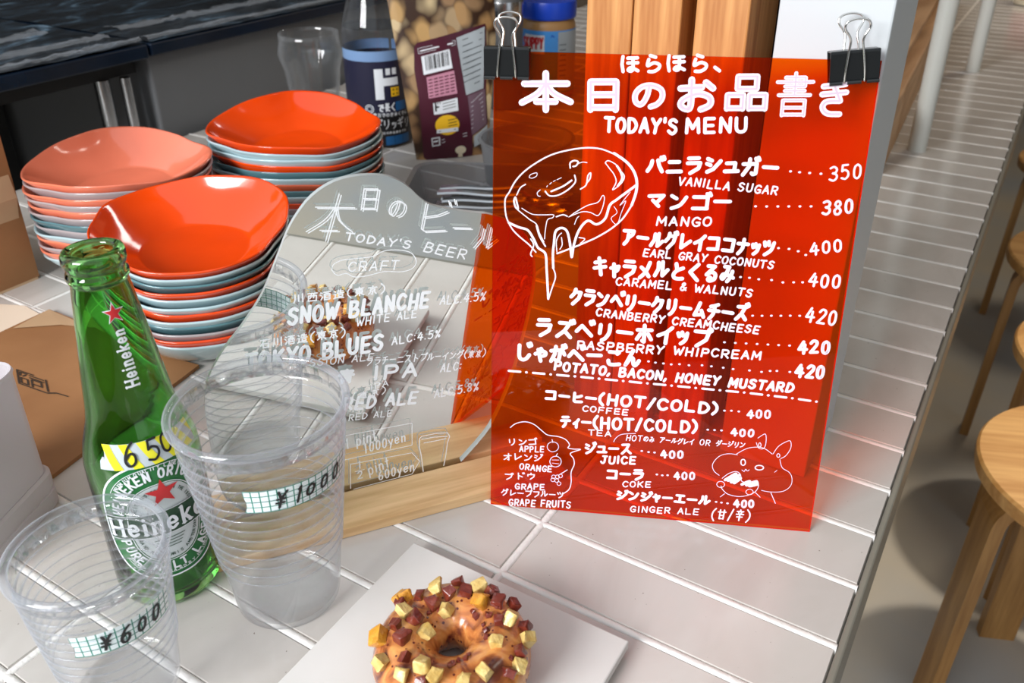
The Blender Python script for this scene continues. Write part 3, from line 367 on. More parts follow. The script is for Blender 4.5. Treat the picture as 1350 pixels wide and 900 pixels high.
pbr('mirror_silver', (0.93, 0.94, 0.93, 1), 0.0, metal=1.0)
pbr('acrylic_edge_white', lin(176, 182, 182), 0.3)
clear('cup_plastic', (0.994, 0.995, 0.996, 1), 1.5, 0.05, edge=(0.93, 0.94, 0.955, 1), haze=0.24, hazecol=(.85, .88, .92, 1), power=2.2)
clear('cup_rim', (0.93, 0.94, 0.95, 1), 1.55, 0.06, edge=(0.8, 0.82, 0.86, 1), haze=0.5, hazecol=(.85, .88, .94, 1), power=1.2)
clear('tumbler_glass', (0.96, 0.965, 0.965, 1), 1.55, 0.02, edge=(0.62, 0.64, 0.64, 1), haze=0.28, power=2.6)
clear('bottle_clear', (0.9, 0.91, 0.92, 1), 1.5, 0.03, edge=(0.5, 0.52, 0.55, 1), haze=0.12, power=2.0)
clear('frosted_tray', (0.74, 0.75, 0.77, 1), 1.45, 0.25, edge=(.45, .46, .48, 1), haze=0.5, hazecol=(.62, .64, .66, 1), power=1.0)
m, t, out = nt('green_glass'); g_ = N(t, 'ShaderNodeBsdfPrincipled', Roughness=0.0); g_.inputs['Transmission Weight'].default_value = 1.0; g_.inputs['IOR'].default_value = 1.5; g_.inputs['Base Color'].default_value = (0.28, 0.70, 0.21, 1); L(t, g_.outputs[0], out.inputs[0])
m, t, out = nt('frosted_white'); p_ = N(t, 'ShaderNodeBsdfPrincipled', Roughness=0.45); p_.inputs['Base Color'].default_value = lin(204, 199, 202); p_.inputs['Subsurface Weight'].default_value = .3; p_.inputs['Subsurface Radius'].default_value = (.02, .02, .02); tr_ = N(t, 'ShaderNodeBsdfTransparent', Color=(.9, .9, .92, 1)); mx_ = N(t, 'ShaderNodeMixShader', Fac=.3); L(t, p_.outputs[0], mx_.inputs[1]); L(t, tr_.outputs[0], mx_.inputs[2]); L(t, mx_.outputs[0], out.inputs[0])
pbr('plate_grey', lin(218, 216, 212), 0.3, color2=lin(206, 203, 198), vscale=12, spec=.5)
def donut_mat():
    m, t, out = nt('donut_dough'); p = N(t, 'ShaderNodeBsdfPrincipled', Roughness=.24); L(t, p.outputs[0], out.inputs[0]); p.inputs['Coat Weight'].default_value = .5; p.inputs['Coat Roughness'].default_value = .15
    p.inputs['Subsurface Weight'].default_value = .15; p.inputs['Subsurface Radius'].default_value = (.006, .003, .001)
    tc = N(t, 'ShaderNodeTexCoord'); n = N(t, 'ShaderNodeTexNoise', Scale=85.0, Detail=4.0, Distortion=.8); L(t, tc.outputs['Object'], n.inputs['Vector'])
    r = N(t, 'ShaderNodeValToRGB'); L(t, n.outputs['Fac'], r.inputs['Fac']); e = r.color_ramp.elements
    e[0].position = .34; e[0].color = lin(112, 56, 36); e[1].position = .66; e[1].color = lin(222, 158, 88); q = e.new(.46); q.color = lin(186, 112, 58)
    v = N(t, 'ShaderNodeTexVoronoi', Scale=330.0); L(t, tc.outputs['Object'], v.inputs['Vector']); n2 = N(t, 'ShaderNodeTexNoise', Scale=60.0); L(t, tc.outputs['Object'], n2.inputs['Vector'])
    a = N(t, 'ShaderNodeMath', operation='LESS_THAN'); a.inputs[1].default_value = .24; L(t, v.outputs['Distance'], a.inputs[0]); b2 = N(t, 'ShaderNodeMath', operation='GREATER_THAN'); b2.inputs[1].default_value = .48; L(t, n2.outputs['Fac'], b2.inputs[0])
    c = N(t, 'ShaderNodeMath', operation='MULTIPLY'); L(t, a.outputs[0], c.inputs[0]); L(t, b2.outputs[0], c.inputs[1])
    mx = N(t, 'ShaderNodeMix', data_type='RGBA'); L(t, c.outputs[0], mx.inputs[0]); L(t, r.outputs[0], mx.inputs[6]); mx.inputs[7].default_value = lin(92, 34, 28); L(t, mx.outputs[2], p.inputs['Base Color'])
    b = N(t, 'ShaderNodeBump', Strength=.5, Distance=.0012); L(t, n.outputs['Fac'], b.inputs['Height']); L(t, b.outputs[0], p.inputs['Normal'])
donut_mat()
pbr('paint_lavender', lin(206, 184, 200), 0.45)
clear('film_sheen', (.9, .92, .95, 1), 1.5, .08, haze=.5, hazecol=(.75, .8, .86, 1), power=1.0)
pbr('potato', lin(226, 200, 130), 0.4, color2=lin(206, 168, 88), vscale=160, bump=.4, bscale=400, coat=.2)
pbr('potato_glazed', lin(226, 164, 56), 0.25, color2=lin(198, 130, 34), vscale=160, bump=.4, bscale=400, coat=.4)
pbr('bacon', lin(98, 30, 22), 0.28, color2=lin(128, 56, 40), vscale=140, bump=.5, bscale=300, coat=.4)
for nm, c, r in (('label_navy', (34, 34, 56), .35), ('label_black', (20, 20, 24), .35), ('label_blue', (22, 92, 150), .35), ('label_sky', (120, 150, 190), .3), ('label_white', (226, 230, 234), .4), ('label_grey', (168, 176, 180), .4), ('label_yellow', (238, 186, 30), .4), ('label_maroon', (70, 16, 36), .35), ('label_plum', (108, 84, 96), .4), ('label_pink', (190, 130, 150), .4), ('lid_blue', (16, 66, 190), .35), ('skip_blue', (70, 150, 225), .35), ('deep_blue', (28, 96, 200), .35), ('peanut', (176, 132, 80), .4), ('red_print', (196, 36, 40), .4), ('label_green', (24, 106, 50), .3), ('label_dark_green', (14, 62, 34), .3), ('label_silver', (196, 204, 204), .3), ('tape_yellow', (232, 226, 40), .35), ('tape_silver', (190, 200, 204), .3), ('cream', (226, 214, 186), .6), ('red_can', (168, 30, 30), .35), ('grey_metal_dark', (92, 92, 92), .3), ('white_plastic', (226, 230, 234), .4), ('tab_black', (30, 30, 30), .4)):
    pbr(nm, lin(*c), r)
def nuts_mat():
    m, t, out = nt('nuts_print'); p = N(t, 'ShaderNodeBsdfPrincipled', Roughness=.3); L(t, p.outputs[0], out.inputs[0])
    tc = N(t, 'ShaderNodeTexCoord'); mp = N(t, 'ShaderNodeMapping'); mp.inputs['Scale'].default_value = (1, 1, .8); L(t, tc.outputs['Object'], mp.inputs['Vector'])
    nz = N(t, 'ShaderNodeTexNoise', Scale=22.0); L(t, mp.outputs[0], nz.inputs['Vector']); vm = N(t, 'ShaderNodeVectorMath', operation='MULTIPLY_ADD'); L(t, nz.outputs['Color'], vm.inputs[0]); vm.inputs[1].default_value = (.03, .03, .03); L(t, mp.outputs[0], vm.inputs[2])
    v = N(t, 'ShaderNodeTexVoronoi', Scale=44.0); L(t, vm.outputs[0], v.inputs['Vector'])
    r = N(t, 'ShaderNodeValToRGB'); L(t, v.outputs['Color'], r.inputs['Fac']); e = r.color_ramp.elements; e[0].color = lin(140, 94, 62); e[1].color = lin(226, 206, 160); q = e.new(.35); q.color = lin(186, 150, 96); q = e.new(.6); q.color = lin(140, 106, 74)
    d = N(t, 'ShaderNodeMapRange'); d.inputs['From Min'].default_value = .42; d.inputs['From Max'].default_value = .72; d.inputs['To Min'].default_value = 0.; L(t, v.outputs['Distance'], d.inputs['Value'])
    mx = N(t, 'ShaderNodeMix', data_type='RGBA'); L(t, d.outputs[0], mx.inputs[0]); L(t, r.outputs[0], mx.inputs[6]); mx.inputs[7].default_value = lin(56, 36, 24); L(t, mx.outputs[2], p.inputs['Base Color'])
nuts_mat()
def tape_grid():
    m, t, out = nt('grid_tape'); p = N(t, 'ShaderNodeBsdfPrincipled', Roughness=.45); L(t, p.outputs[0], out.inputs[0])
    uv = N(t, 'ShaderNodeUVMap', uv_map='tape'); sp = N(t, 'ShaderNodeSeparateXYZ'); L(t, uv.outputs[0], sp.inputs[0]); fs = []
    for k, wd in (('X', .15), ('Y', .15)):
        f = N(t, 'ShaderNodeMath', operation='FRACT'); L(t, sp.outputs[k], f.inputs[0]); g = N(t, 'ShaderNodeMath', operation='LESS_THAN'); g.inputs[1].default_value = wd; L(t, f.outputs[0], g.inputs[0]); fs.append(g)
    mxm = N(t, 'ShaderNodeMath', operation='MAXIMUM'); L(t, fs[0].outputs[0], mxm.inputs[0]); L(t, fs[1].outputs[0], mxm.inputs[1])
    mx = N(t, 'ShaderNodeMix', data_type='RGBA'); L(t, mxm.outputs[0], mx.inputs[0]); mx.inputs[6].default_value = lin(232, 244, 246); mx.inputs[7].default_value = lin(16, 128, 108); L(t, mx.outputs[2], p.inputs['Base Color'])
tape_grid()
m, t, out = nt('lamp_glow'); e_ = N(t, 'ShaderNodeEmission', Color=(1, .93, .82, 1), Strength=9.0); L(t, e_.outputs[0], out.inputs[0])

# ------------------------------------------------------------------ the room
FLOOR = -0.74
def struct(name, mb, mat, label, cat='wall'):
    return tag(mb.build(name, mat), label, cat, kind='structure')
struct('floor', MB().box((-4, -2.5, FLOOR - .05), (3.2, 5.2, FLOOR)), 'concrete', 'grey concrete floor below the counter and stools', 'floor')
struct('wall_back', MB().box((-4, 5.2, FLOOR), (3.2, 5.3, 2.0)), 'wall_brown', 'brown wall far behind the counter', 'wall')
struct('wall_right', MB().box((3.2, -.2, FLOOR), (3.3, 5.3, 2.0)), 'wall_brown', 'brown wall beyond the stools', 'wall')
struct('wall_left', MB().box((-4.1, .2, FLOOR), (-4, 5.3, 2.0)), 'kitchen_wall', 'dark wall behind the kitchen worktop', 'wall')
struct('wall_front_blocker', MB().box((-3.6, -2.35, FLOOR), (3.2, -2.25, .62)), 'kitchen_wall', 'unseen dark wall added behind the camera to darken reflections in the menu', 'wall')  # unseen, added so the red sheet reflects darkness from the front
struct('ceiling', MB().box((-4.1, .35, 2.0), (3.3, 5.3, 2.05)), 'ceiling_paint', 'ceiling above the room', 'ceiling')

# ------------------------------------------------------------------ tiled counter
XE = -0.0235; PX = 0.190; PY = 0.0508; X0 = -0.2135; Y0 = 0.3813
counter = thing('tiled_counter', 'long counter of pale glazed tiles with raised white grout lines', 'counter', (-0.5, 0.4, 0))
def local(o, mb):   # mesh coordinates relative to the thing's base
    mb.v = [(v[0] - o.location.x, v[1] - o.location.y, v[2] - o.location.z) for v in mb.v]; return mb
tm = MB(); shades = []; g = 0.0021
xs = [(-1.10, X0 - 4 * PX), *[(X0 - k * PX, X0 - (k - 1) * PX) for k in (4, 3, 2, 1)], (X0, XE + g)]
r0, r1 = -9, 70
for (xa, xb) in xs:
    for j in range(r0, r1):
        ya = Y0 + j * PY; yb = ya + PY; s_ = random.random()
        x0, x1, y0, y1 = xa + g, xb - g, ya + g, yb - g; b_ = .0012; tz = random.uniform(-.00012, .00012); tx = random.uniform(-.00015, .00015)
        vs = [(x0, y0, -.004), (x1, y0, -.004), (x1, y1, -.004), (x0, y1, -.004), (x0 + b_, y0 + b_, tz), (x1 - b_, y0 + b_, tx), (x1 - b_, y1 - b_, -tz), (x0 + b_, y1 - b_, -tx)]
        tm.add(vs, [(4, 5, 6, 7), (0, 1, 5, 4), (1, 2, 6, 5), (2, 3, 7, 6), (3, 0, 4, 7)]); shades += [s_] * 8
tm.recalc = False
to = local(counter, tm).build('glazed_tiles', 'tile_glaze', counter)
at = to.data.attributes.new('tile_shade', 'FLOAT', 'POINT'); at.data.foreach_set('value', shades)
# grout: rounded white ribs standing a little proud between the tiles
gm = MB(); ylo, yhi = Y0 + r0 * PY, Y0 + r1 * PY
def rib(p, q, n=3):
    d = Vector(q) - Vector(p); d.normalize(); s = Vector((-d.y, d.x, 0)); pr = [(-.0031, -.004), (-.0023, -.0005), (-.0012, .00005), (0, .0002), (.0012, .00005), (.0023, -.0005), (.0031, -.004)]
    vs = [Vector(e) + s * a + Vector((0, 0, b)) for e in (p, q) for a, b in pr]; k = len(pr)
    gm.add(vs, [(i, i + 1, k + i + 1, k + i) for i in range(k - 1)])
for j in range(r0, r1 + 1): rib((-1.10, Y0 + j * PY, 0), (XE, Y0 + j * PY, 0))
for k in range(0, 5): rib((X0 - k * PX, ylo, 0), (X0 - k * PX, yhi, 0))
local(counter, gm).build('grout', 'grout_white', counter, smooth=True)
local(counter, MB().box((-1.10, ylo, -.06), (XE, yhi, -.0045))).build('core', 'grout_white', counter)
local(counter, MB().box((XE, ylo, -.062), (XE + .0045, yhi, -.0006), bevel=.0012)).build('edge_trim', 'grey_edge', counter)
for x_, y_ in ((-.95, 0.05), (-.95, 1.9), (-.95, 3.6), (-.3, 3.6)): local(counter, MB().box((x_ - .04, y_ - .04, FLOOR), (x_ + .04, y_ + .04, -.06))).build('leg', 'grey_edge', counter)

# ------------------------------------------------------------------ posts behind the menu
def post(name, label, x0, x1, y0, y1, mat, cat):
    c = ((x0 + x1) / 2, (y0 + y1) / 2, 0)
    o = MB().box((x0, y0, 0), (x1, y1, 2.0), bevel=.0012).build(name, mat, loc=c); return tag(o, label, cat)
YP = 0.516
post('wooden_post', 'leftmost bare timber post behind the red menu, beside the blue-lidded jar', -.2625, -.2308, YP, YP + .06, 'post_wood', 'post')
post('wooden_post', 'middle timber post behind the red menu, touching the leftmost post', -.2302, -.1985, YP + .0005, YP + .06, 'post_wood', 'post')
post('wooden_post', 'rightmost timber post behind the red menu, next to the white post', -.1898, -.1568, YP + .001, YP + .06, 'post_wood', 'post')
post('white_post', 'square white painted post behind the right end of the red menu', -.1402, -.0782, YP, YP + .08, 'white_post', 'post')
post('gap_shade', 'black strip painting in the shade between the timber posts and the white post', -.1985, -.1405, YP + .062, YP + .075, 'dark_void', 'shade')  # near-black strip put in for the shade of the gap
# ------------------------------------------------------------------ kitchen side, left
XK = -1.10
fr = thing('kitchen_cabinet', 'dark grey kitchen cabinet with worktop wrapped in navy film, behind the glass tumbler', 'cabinet', (-1.45, 1.2, FLOOR))
local(fr, MB().box((-1.8, .80, FLOOR + .02), (XK - .012, 1.75, .125), bevel=.004)).build('carcass', 'dark_panel', fr)
local(fr, MB().box((-1.8, .797, .1252), (XK + .004, 1.75, .143), bevel=.002)).build('worktop_edge', 'film_edge', fr)
local(fr, MB().grid(30, 40, lambda a, b: (-1.8 + a * (1.8 + XK + .001), .80 + b * .95, .1432 + .0022 * noise.noise(Vector((a * 9, b * 14, 3))) + .002))).build('film_sheet', 'film_navy', fr, smooth=True)
def film_highlight(parent, ya, yb, sd, x0=-1.102, wd=.03):  # hazy ribbons imitating the whitish highlight lines along the film
    rn = random.Random(sd); mb = MB(); n = 46
    def f(a, b):
        y = ya + (yb - ya) * a; w_ = wd * (.4 + .9 * abs(noise.noise(Vector((y * 13, sd, 0)))))
        return (x0 - b * w_, y, .1475 + .006 * abs(noise.noise(Vector((y * 46, b * 3, sd)))) + .003 * sin(b * pi))
    mb.grid(n, 5, f); return local(parent, mb).build('film_highlight', 'film_sheen', parent, smooth=True)
film_highlight(fr, .80, 1.75, 3); film_highlight(fr, .82, 1.3, 8, -1.19, .05)
local(fr, MB().box((-1.75, .85, FLOOR), (-1.2, 1.7, FLOOR + .02))).build('plinth', 'dark_void', fr)
tb = thing('steel_table', 'steel work table wrapped in dark film, behind the coral bowls', 'table', (-1.45, .4, FLOOR))
local(tb, MB().box((-1.8, -.1, .1), (XK - .03, .79, .123))).build('apron', 'dark_void', tb)
local(tb, MB().box((-1.8, -.1, .1235), (XK + .004, .792, .143), bevel=.002)).build('table_edge', 'film_edge', tb)
local(tb, MB().grid(40, 40, lambda a, b: (-1.8 + a * (1.8 + XK + .001), -.1 + b * .89, .1432 + .0035 * noise.noise(Vector((a * 11, b * 17, 9))) + .003))).build('film_sheet', 'film_navy', tb, smooth=True)
film_highlight(tb, .3, .79, 5); film_highlight(tb, .35, .78, 12, -1.16, .05); film_highlight(tb, .45, .75, 15, -1.26, .07)
for x_, y_ in ((XK - .035, .735), (XK - .035, 0), (-1.76, .735), (-1.76, 0)):
    local(tb, MB().tube([(x_, y_, FLOOR), (x_, y_, .1)], .011, 16)).build('leg', 'steel', tb, smooth=True, auto=40)
local(tb, MB().box((-1.8, -.08, FLOOR + .2), (XK - .06, .76, FLOOR + .22))).build('under_shelf', 'dark_panel', tb)
local(tb, MB().box((-1.8, -.1, FLOOR + .24), (-1.5, .78, .098))).build('dark_fill', 'dark_void', tb)  # near-black block filling the open space under the table
local(tb, MB().tube([(XK - .02, .762, FLOOR + .1), (XK - .02, .762, .1)], .008, 12)).build('pipe', 'steel', tb, smooth=True, auto=40)
# ------------------------------------------------------------------ right of the white post
sh = thing('display_shelf', 'white legged display shelf standing on the counter behind the white post', 'shelf', (-.4, 1.7, 0))
for x_, y_ in ((-.136, 1.325), (-.127, 1.882), (-.62, 1.325), (-.62, 1.882)):
    local(sh, MB().tube([(x_, y_, 0), (x_, y_, .5)], .0125, 20)).build('leg', 'white_steel', sh, smooth=True, auto=40)
local(sh, MB().box((-.66, 1.25, .5), (-.09, 2.6, .53), bevel=.003)).build('shelf_board', 'shelf_wood', sh)
bx = thing('wooden_box', 'low pale wooden box behind the white legs on the counter', 'box', (-.33, 1.9, 0))
ang = atan2(-.094, 1.5)
mt = Matrix.Translation((-.1585, 1.19, 0)) @ Matrix.Rotation(-ang * 0 + 0.0627, 4, 'Z')
local(bx, MB().box((-.32, 0, 0), (0, 1.5, .085), mt, bevel=.003)).build('box_body', 'shelf_wood', bx)
local(bx, MB().box((-.3, .02, .0852), (-.02, 1.48, .1), mt, bevel=.002)).build('lid', 'shelf_wood', bx)
rc = thing('red_tin', 'red tin with a pale bottom rim at the far right end of the counter', 'tin', (-.085, 2.76, 0))
local(rc, MB().lathe([(0, .002), (.042, .002), (.043, .004), (.043, .014), (.042, .016), (0, .016)], 40, c=(-.085, 2.76, 0))).build('base_rim', 'cream', rc, smooth=True, auto=40)
local(rc, MB().lathe([(0, .0162), (.0415, .0162), (.0415, .095), (.04, .098), (0, .098)], 40, c=(-.085, 2.76, 0))).build('body', 'red_can', rc, smooth=True, auto=40)
# stools
def stool(x, y, rot, label, top='stool_wood', seat_z=-.30, r=.17):
    o = thing('stool', label, 'stool', (x, y, FLOOR), rot, 'round stools beside the counter'); h = seat_z - FLOOR
    MB().lathe([(0, h - .026), (r - .008, h - .026), (r - .001, h - .022), (r, h - .013), (r, h - .004), (r - .003, h), (0, h)], 64).build('seat', top, o, smooth=True, auto=35)
    for k in range(4):
        a = k * pi / 2; c_, s_ = cos(a), sin(a); W = .026; T = .0165; mb = MB(); prof = []
        R_ = r - .03
        for q in range(9):      # bent knee: horizontal under the seat, then down
            b_ = q / 8 * pi / 2; prof.append((R_ - .05 + .05 * sin(b_), h - .027 - .05 * (1 - cos(b_)) - T / 2))
        prof = [(R_ - .11, h - .027 - T / 2)] + prof + [(R_ + .012, 0.0)]
        vs = []
        for i, (px, pz) in enumerate(prof):
            if i == 0: d = Vector((1, 0))
            elif i == len(prof) - 1: d = Vector((.03, -1)).normalized()
            else: d = (Vector(prof[i + 1]) - Vector(prof[i - 1])).normalized()
            n_ = Vector((-d.y, d.x)) * T / 2
            for sx, sw in ((1, -W), (1, W), (-1, W), (-1, -W)):
                qx, qz = px + n_.x * sx, max(0.0, pz + n_.y * sx); vs.append((qx * c_ - sw * s_, qx * s_ + sw * c_, qz))
        fs = [(0, 1, 2, 3), tuple(len(vs) - 4 + i for i in (3, 2, 1, 0))]
        for i in range(len(prof) - 1):
            fs += [(i * 4 + j, i * 4 + (j + 1) % 4, i * 4 + 4 + (j + 1) % 4, i * 4 + 4 + j) for j in range(4)]
        mb.add(vs, fs).build('leg', 'leg_wood', o)
    return o
stool(.1975, 1.107, rad(22), 'round birch stool nearest the camera at the right edge', r=.162)
stool(.2185, 1.437, rad(60), 'second birch stool behind the nearest one, seat just entering at right edge', r=.165)
stool(.184, 1.815, 0, 'third birch stool beyond the second one, only a bent leg showing', r=.172)
stool(.152, 2.42, 0, 'farthest birch stool, its rim peeking past the counter edge at far right', r=.168)
# ------------------------------------------------------------------ glazed bowls
def bowl_mesh(name, seed):
    rn = random.Random(seed); a1, a2, a3, a4 = [rn.uniform(0, 6.28) for _ in range(4)]
    prof = [(.0, .0068), (.028, .0066), (.0455, .0067), (.048, .0073), (.050, .0086), (.058, .0134), (.066, .0185), (.074, .0245), (.080, .0303), (.0845, .0357), (.0856, .0368), (.0868, .0370), (.0874, .0361), (.0868, .0348), (.0826, .0286), (.0765, .0214), (.069, .0142), (.061, .0078), (.054, .0035), (.047, .0008), (.044, 0), (.04, .0), (.037, .0014), (.0, .0016)]
    def shape(r, z, a):
        k = (r / .087) ** 2
        rr = r * (1 + k * (.036 * cos(2 * a + a1) + .036 * cos(3 * a + a2) + .034 * cos(4 * a + a3) + .010 * cos(7 * a + a4) + .006 * cos(11 * a + a2)))
        zz = z * (1 + k * r / .087 * (.075 * cos(2 * a + a4) + .055 * cos(3 * a + a1) + .02 * cos(5 * a + a2)))
        return rr, zz
    mb = MB().lathe(prof, 80, shape=shape); o = mb.build(name, 'glaze_orange', smooth=True); me = o.data
    bpy.data.objects.remove(o); return me
BM = [bowl_mesh('bowl', 3)]
ORD = ['topmost', 'second', 'third', 'fourth', 'fifth', 'sixth', 'seventh', 'eighth', 'ninth', 'tenth', 'eleventh', 'twelfth', 'thirteenth', 'fourteenth']
CN = dict(orange='bright orange', coral='coral pink', pale_blue='pale blue', teal='dark teal', mauve='mauve grey', rust='rust orange')
def stack(cx, cy, cols, pitch, scale, rot, tilt, stackname, group, seed):
    rn = random.Random(seed); n = len(cols); z = 0.0
    az = atan2(-cy, -cx)
    for i in range(n):              # from the counter up
        c = cols[n - 1 - i]; o = bpy.data.objects.new('bowl', BM[0]); COL.objects.link(o)
        o.scale = (scale, scale, 1.0 + 0.0 * i)
        t = rad(tilt) * i / max(1, n - 1)
        R_ = Matrix.Rotation(t, 4, Vector((-sin(az), cos(az), 0)))   # leaning towards the camera
        lean = Vector((cos(az), sin(az), 0)) * (sin(t) * .012)
        o.matrix_world = Matrix.Translation(Vector((cx + rn.uniform(-.0012, .0012), cy + rn.uniform(-.0012, .0012), z + .0005)) + lean) @ R_ @ Matrix.Rotation(rot + rad(rn.uniform(-3, 3)), 4, 'Z') @ Matrix.Diagonal((scale, scale, 1, 1))
        o.data = BM[0]
        if not o.data.materials: o.data.materials.append(MATS['glaze_orange'])
        o.material_slots[0].link = 'OBJECT'; o.material_slots[0].material = MATS['glaze_' + c]
        k = n - 1 - i
        lab = f'{CN[c]} glazed bowl, {ORD[k]} of the {stackname}' if k == 0 else (f'{CN[c]} glazed bowl at the bottom of the {stackname}' if i == 0 else f'{CN[c]} glazed bowl, {ORD[k]} from top of the {stackname}')
        tag(o, lab, 'bowl', group); z += pitch
stack(-.592, .437, ['orange', 'pale_blue', 'teal', 'orange', 'pale_blue', 'pale_blue', 'orange', 'pale_blue', 'teal', 'mauve', 'orange', 'pale_blue'], .0072, .955, rad(20), 6, 'front stack beside the green bottle', 'bowls in the front stack', 1)
stack(-.769, .497, ['coral', 'mauve', 'coral', 'mauve', 'coral', 'mauve', 'teal', 'mauve', 'pale_blue', 'coral', 'mauve', 'coral', 'pale_blue'], .0070, .955, rad(75), 3, 'left stack beside the paper bag', 'bowls in the left stack', 2)
stack(-.684, .658, ['orange', 'pale_blue', 'pale_blue', 'orange', 'teal', 'pale_blue', 'rust', 'teal', 'pale_blue', 'orange', 'mauve', 'pale_blue', 'teal', 'pale_blue'], .0072, 1.01, rad(60), 4, 'back stack behind the mirror sign', 'bowls in the back stack', 3)
# ------------------------------------------------------------------ paper things at the left
pb = thing('paper_bag', 'standing brown kraft paper bag at the left edge beside the coral bowls', 'bag', (-.90, .36, 0))
def bag_pt(x, y, z): # soft, narrowing a little upward
    k = z / .27; return (x * (1 - .22 * k) + .004 * sin(z * 60 + x * 40) + .02 * k, y * (1 - .12 * k) + .003 * sin(z * 47 + y * 50), z)
mb = MB(); ring = [(.062, -.13), (.062, -.02), (.062, .062), (.03, .066), (-.02, .058), (-.07, .066), (-.07, -.02), (-.07, -.13), (0, -.13)]
nz = 12; vs = []
for k in range(nz + 1):
    z = .27 * k / nz
    for x, y in ring: vs.append(bag_pt(x, y, z))
m_ = len(ring); fs = [(k * m_ + i, k * m_ + (i + 1) % m_, (k + 1) * m_ + (i + 1) % m_, (k + 1) * m_ + i) for k in range(nz) for i in range(m_)] + [tuple(range(m_ - 1, -1, -1))]
mb.add(vs, fs).build('paper_body', 'kraft_pale', pb)
fl = MB().add([(.064, .005, .002), (.064, .064, .002), (.066, .064, .18), (.072, .02, .18)], [(0, 1, 2, 3)]); fl.build('side_fold', 'kraft', pb)
nk = MB().prism([(-.7982 - .04, .345), (-.7514, .3311), (-.757, .3765), (-.7906, .3794), (-.80 - .03, .362)], .0005, .0011)
tag(nk.build('lit_kraft_edge', 'kraft_lit', loc=(-.79, .36, 0)), 'pale sheet standing for the lit kraft edge in front of the standing paper bag', 'paper')  # pale colour paints in the lit edge of the kraft packaging
kp = thing('kraft_envelope', 'flat brown kraft paper bag printed with a square stamp, under the green bottle side', 'paper bag', (-.64, .31, 0))
kq = [(-.5302, .2352), (-.5575, .392), (-.5935, .387), (-.628, .3875), (-.7587, .385), (-.757, .338), (-.745, .205)]
def kz(x, y): return .0035
local(kp, MB().prism(kq, .0004, .0036)).build('paper_body', 'kraft', kp)
fo = MB().add([(-.7587, .3845, .0037), (-.69, .384, .0037), (-.72, .372, .0045), (-.752, .345, .0045)], [(0, 1, 2, 3)]); local(kp, fo).build('folded_corner', 'kraft_pale', kp)
st = MB(); A0 = Vector((-.683, .3062)); UX = Vector((.0447, .0095)); UY = Vector((-.0216, .0112)) * 1.0
A0 = Vector((-.6616, .295)); UX = Vector((.0332, .0034)); UY = Vector((-.0214, .0112))
sfn = lambda x, y, h: (A0.x + UX.x * x + UY.x * y, A0.y + UX.y * x + UY.y * y, .0037 + h)
for s in ([(0, 0), (1, 0), (1.35, .25), (1.75, .3)], [(0, 0), (0, 1), (.6, 1)], [(.1, .12), (.1, .5), (.35, .5), (.35, .12), (.1, .12)], [(.5, .1), (.5, .55)], [(.5, .3), (.85, .3), (.85, .6), (.5, .6)], [(.1, .65), (.1, .9), (.35, .9)], [(.45, .7), (.95, .7)], [(.45, .86), (.95, .86)], [(.2, .66), (.3, .8)], [(1.05, .15), (1.05, .95)]):
    ribbon(st, s, .07, sfn, .0003)
local(kp, st).build('printed_stamp', 'ink_dark', kp)
# frosted container at the left edge
pc = thing('plastic_container', 'frosted white square plastic container at the left edge', 'container', (-.5295, .1745, 0), rad(-66))
def rsq(hw, r, n=6):
    p = []
    for k, (sx, sy) in enumerate(((1, 1), (-1, 1), (-1, -1), (1, -1))):
        for i in range(n + 1):
            a = k * pi / 2 + i * pi / 2 / n; p.append((sx * (hw - r) + r * cos(a), sy * (hw - r) + r * sin(a)))
    return p
def sq_shell(levels, n=6):
    mb = MB(); vs = []; m_ = None
    for hw, r, z in levels: q = rsq(hw, r, n); m_ = len(q); vs += [(x, y, z) for x, y in q]
    k = len(levels); fs = [(l * m_ + i, l * m_ + (i + 1) % m_, (l + 1) * m_ + (i + 1) % m_, (l + 1) * m_ + i) for l in range(k - 1) for i in range(m_)]
    fs += [tuple(range(m_ - 1, -1, -1)), tuple((k - 1) * m_ + i for i in range(m_))]
    return mb.add(vs, fs)
sq_shell([(.043, .012, .0005), (.0445, .012, .002), (.0445, .012, .013), (.0435, .012, .0135), (.0435, .012, .016), (.0445, .012, .0165), (.0445, .012, .026), (.043, .012, .028)]).build('base_tier', 'frosted_white', pc, smooth=True, auto=35)
sq_shell([(.0425, .013, .0282), (.0425, .013, .105), (.0432, .013, .107), (.0425, .013, .109), (.0410, .012, .108), (.0405, .012, .034), (.0405, .012, .033)]).build('body', 'frosted_white', pc, smooth=True, auto=35)
# ------------------------------------------------------------------ things standing behind
gt = thing('glass_tumbler', 'empty clear glass tumbler with a bulged rim behind the orange bowls', 'glass', (-.9337, .9463, 0))
MB().lathe([(0, .001), (.028, .001), (.031, .003), (.032, .01), (.038, .07), (.041, .098), (.0465, .114), (.0478, .122), (.0455, .132), (.0440, .142), (.0442, .1495), (.0432, .1502), (.0424, .1495), (.0424, .142), (.0436, .132), (.046, .122), (.0446, .114), (.0392, .099), (.036, .07), (.030, .014), (.026, .009), (0, .008)], 56).build('glass_body', 'tumbler_glass', gt, smooth=True, auto=60)
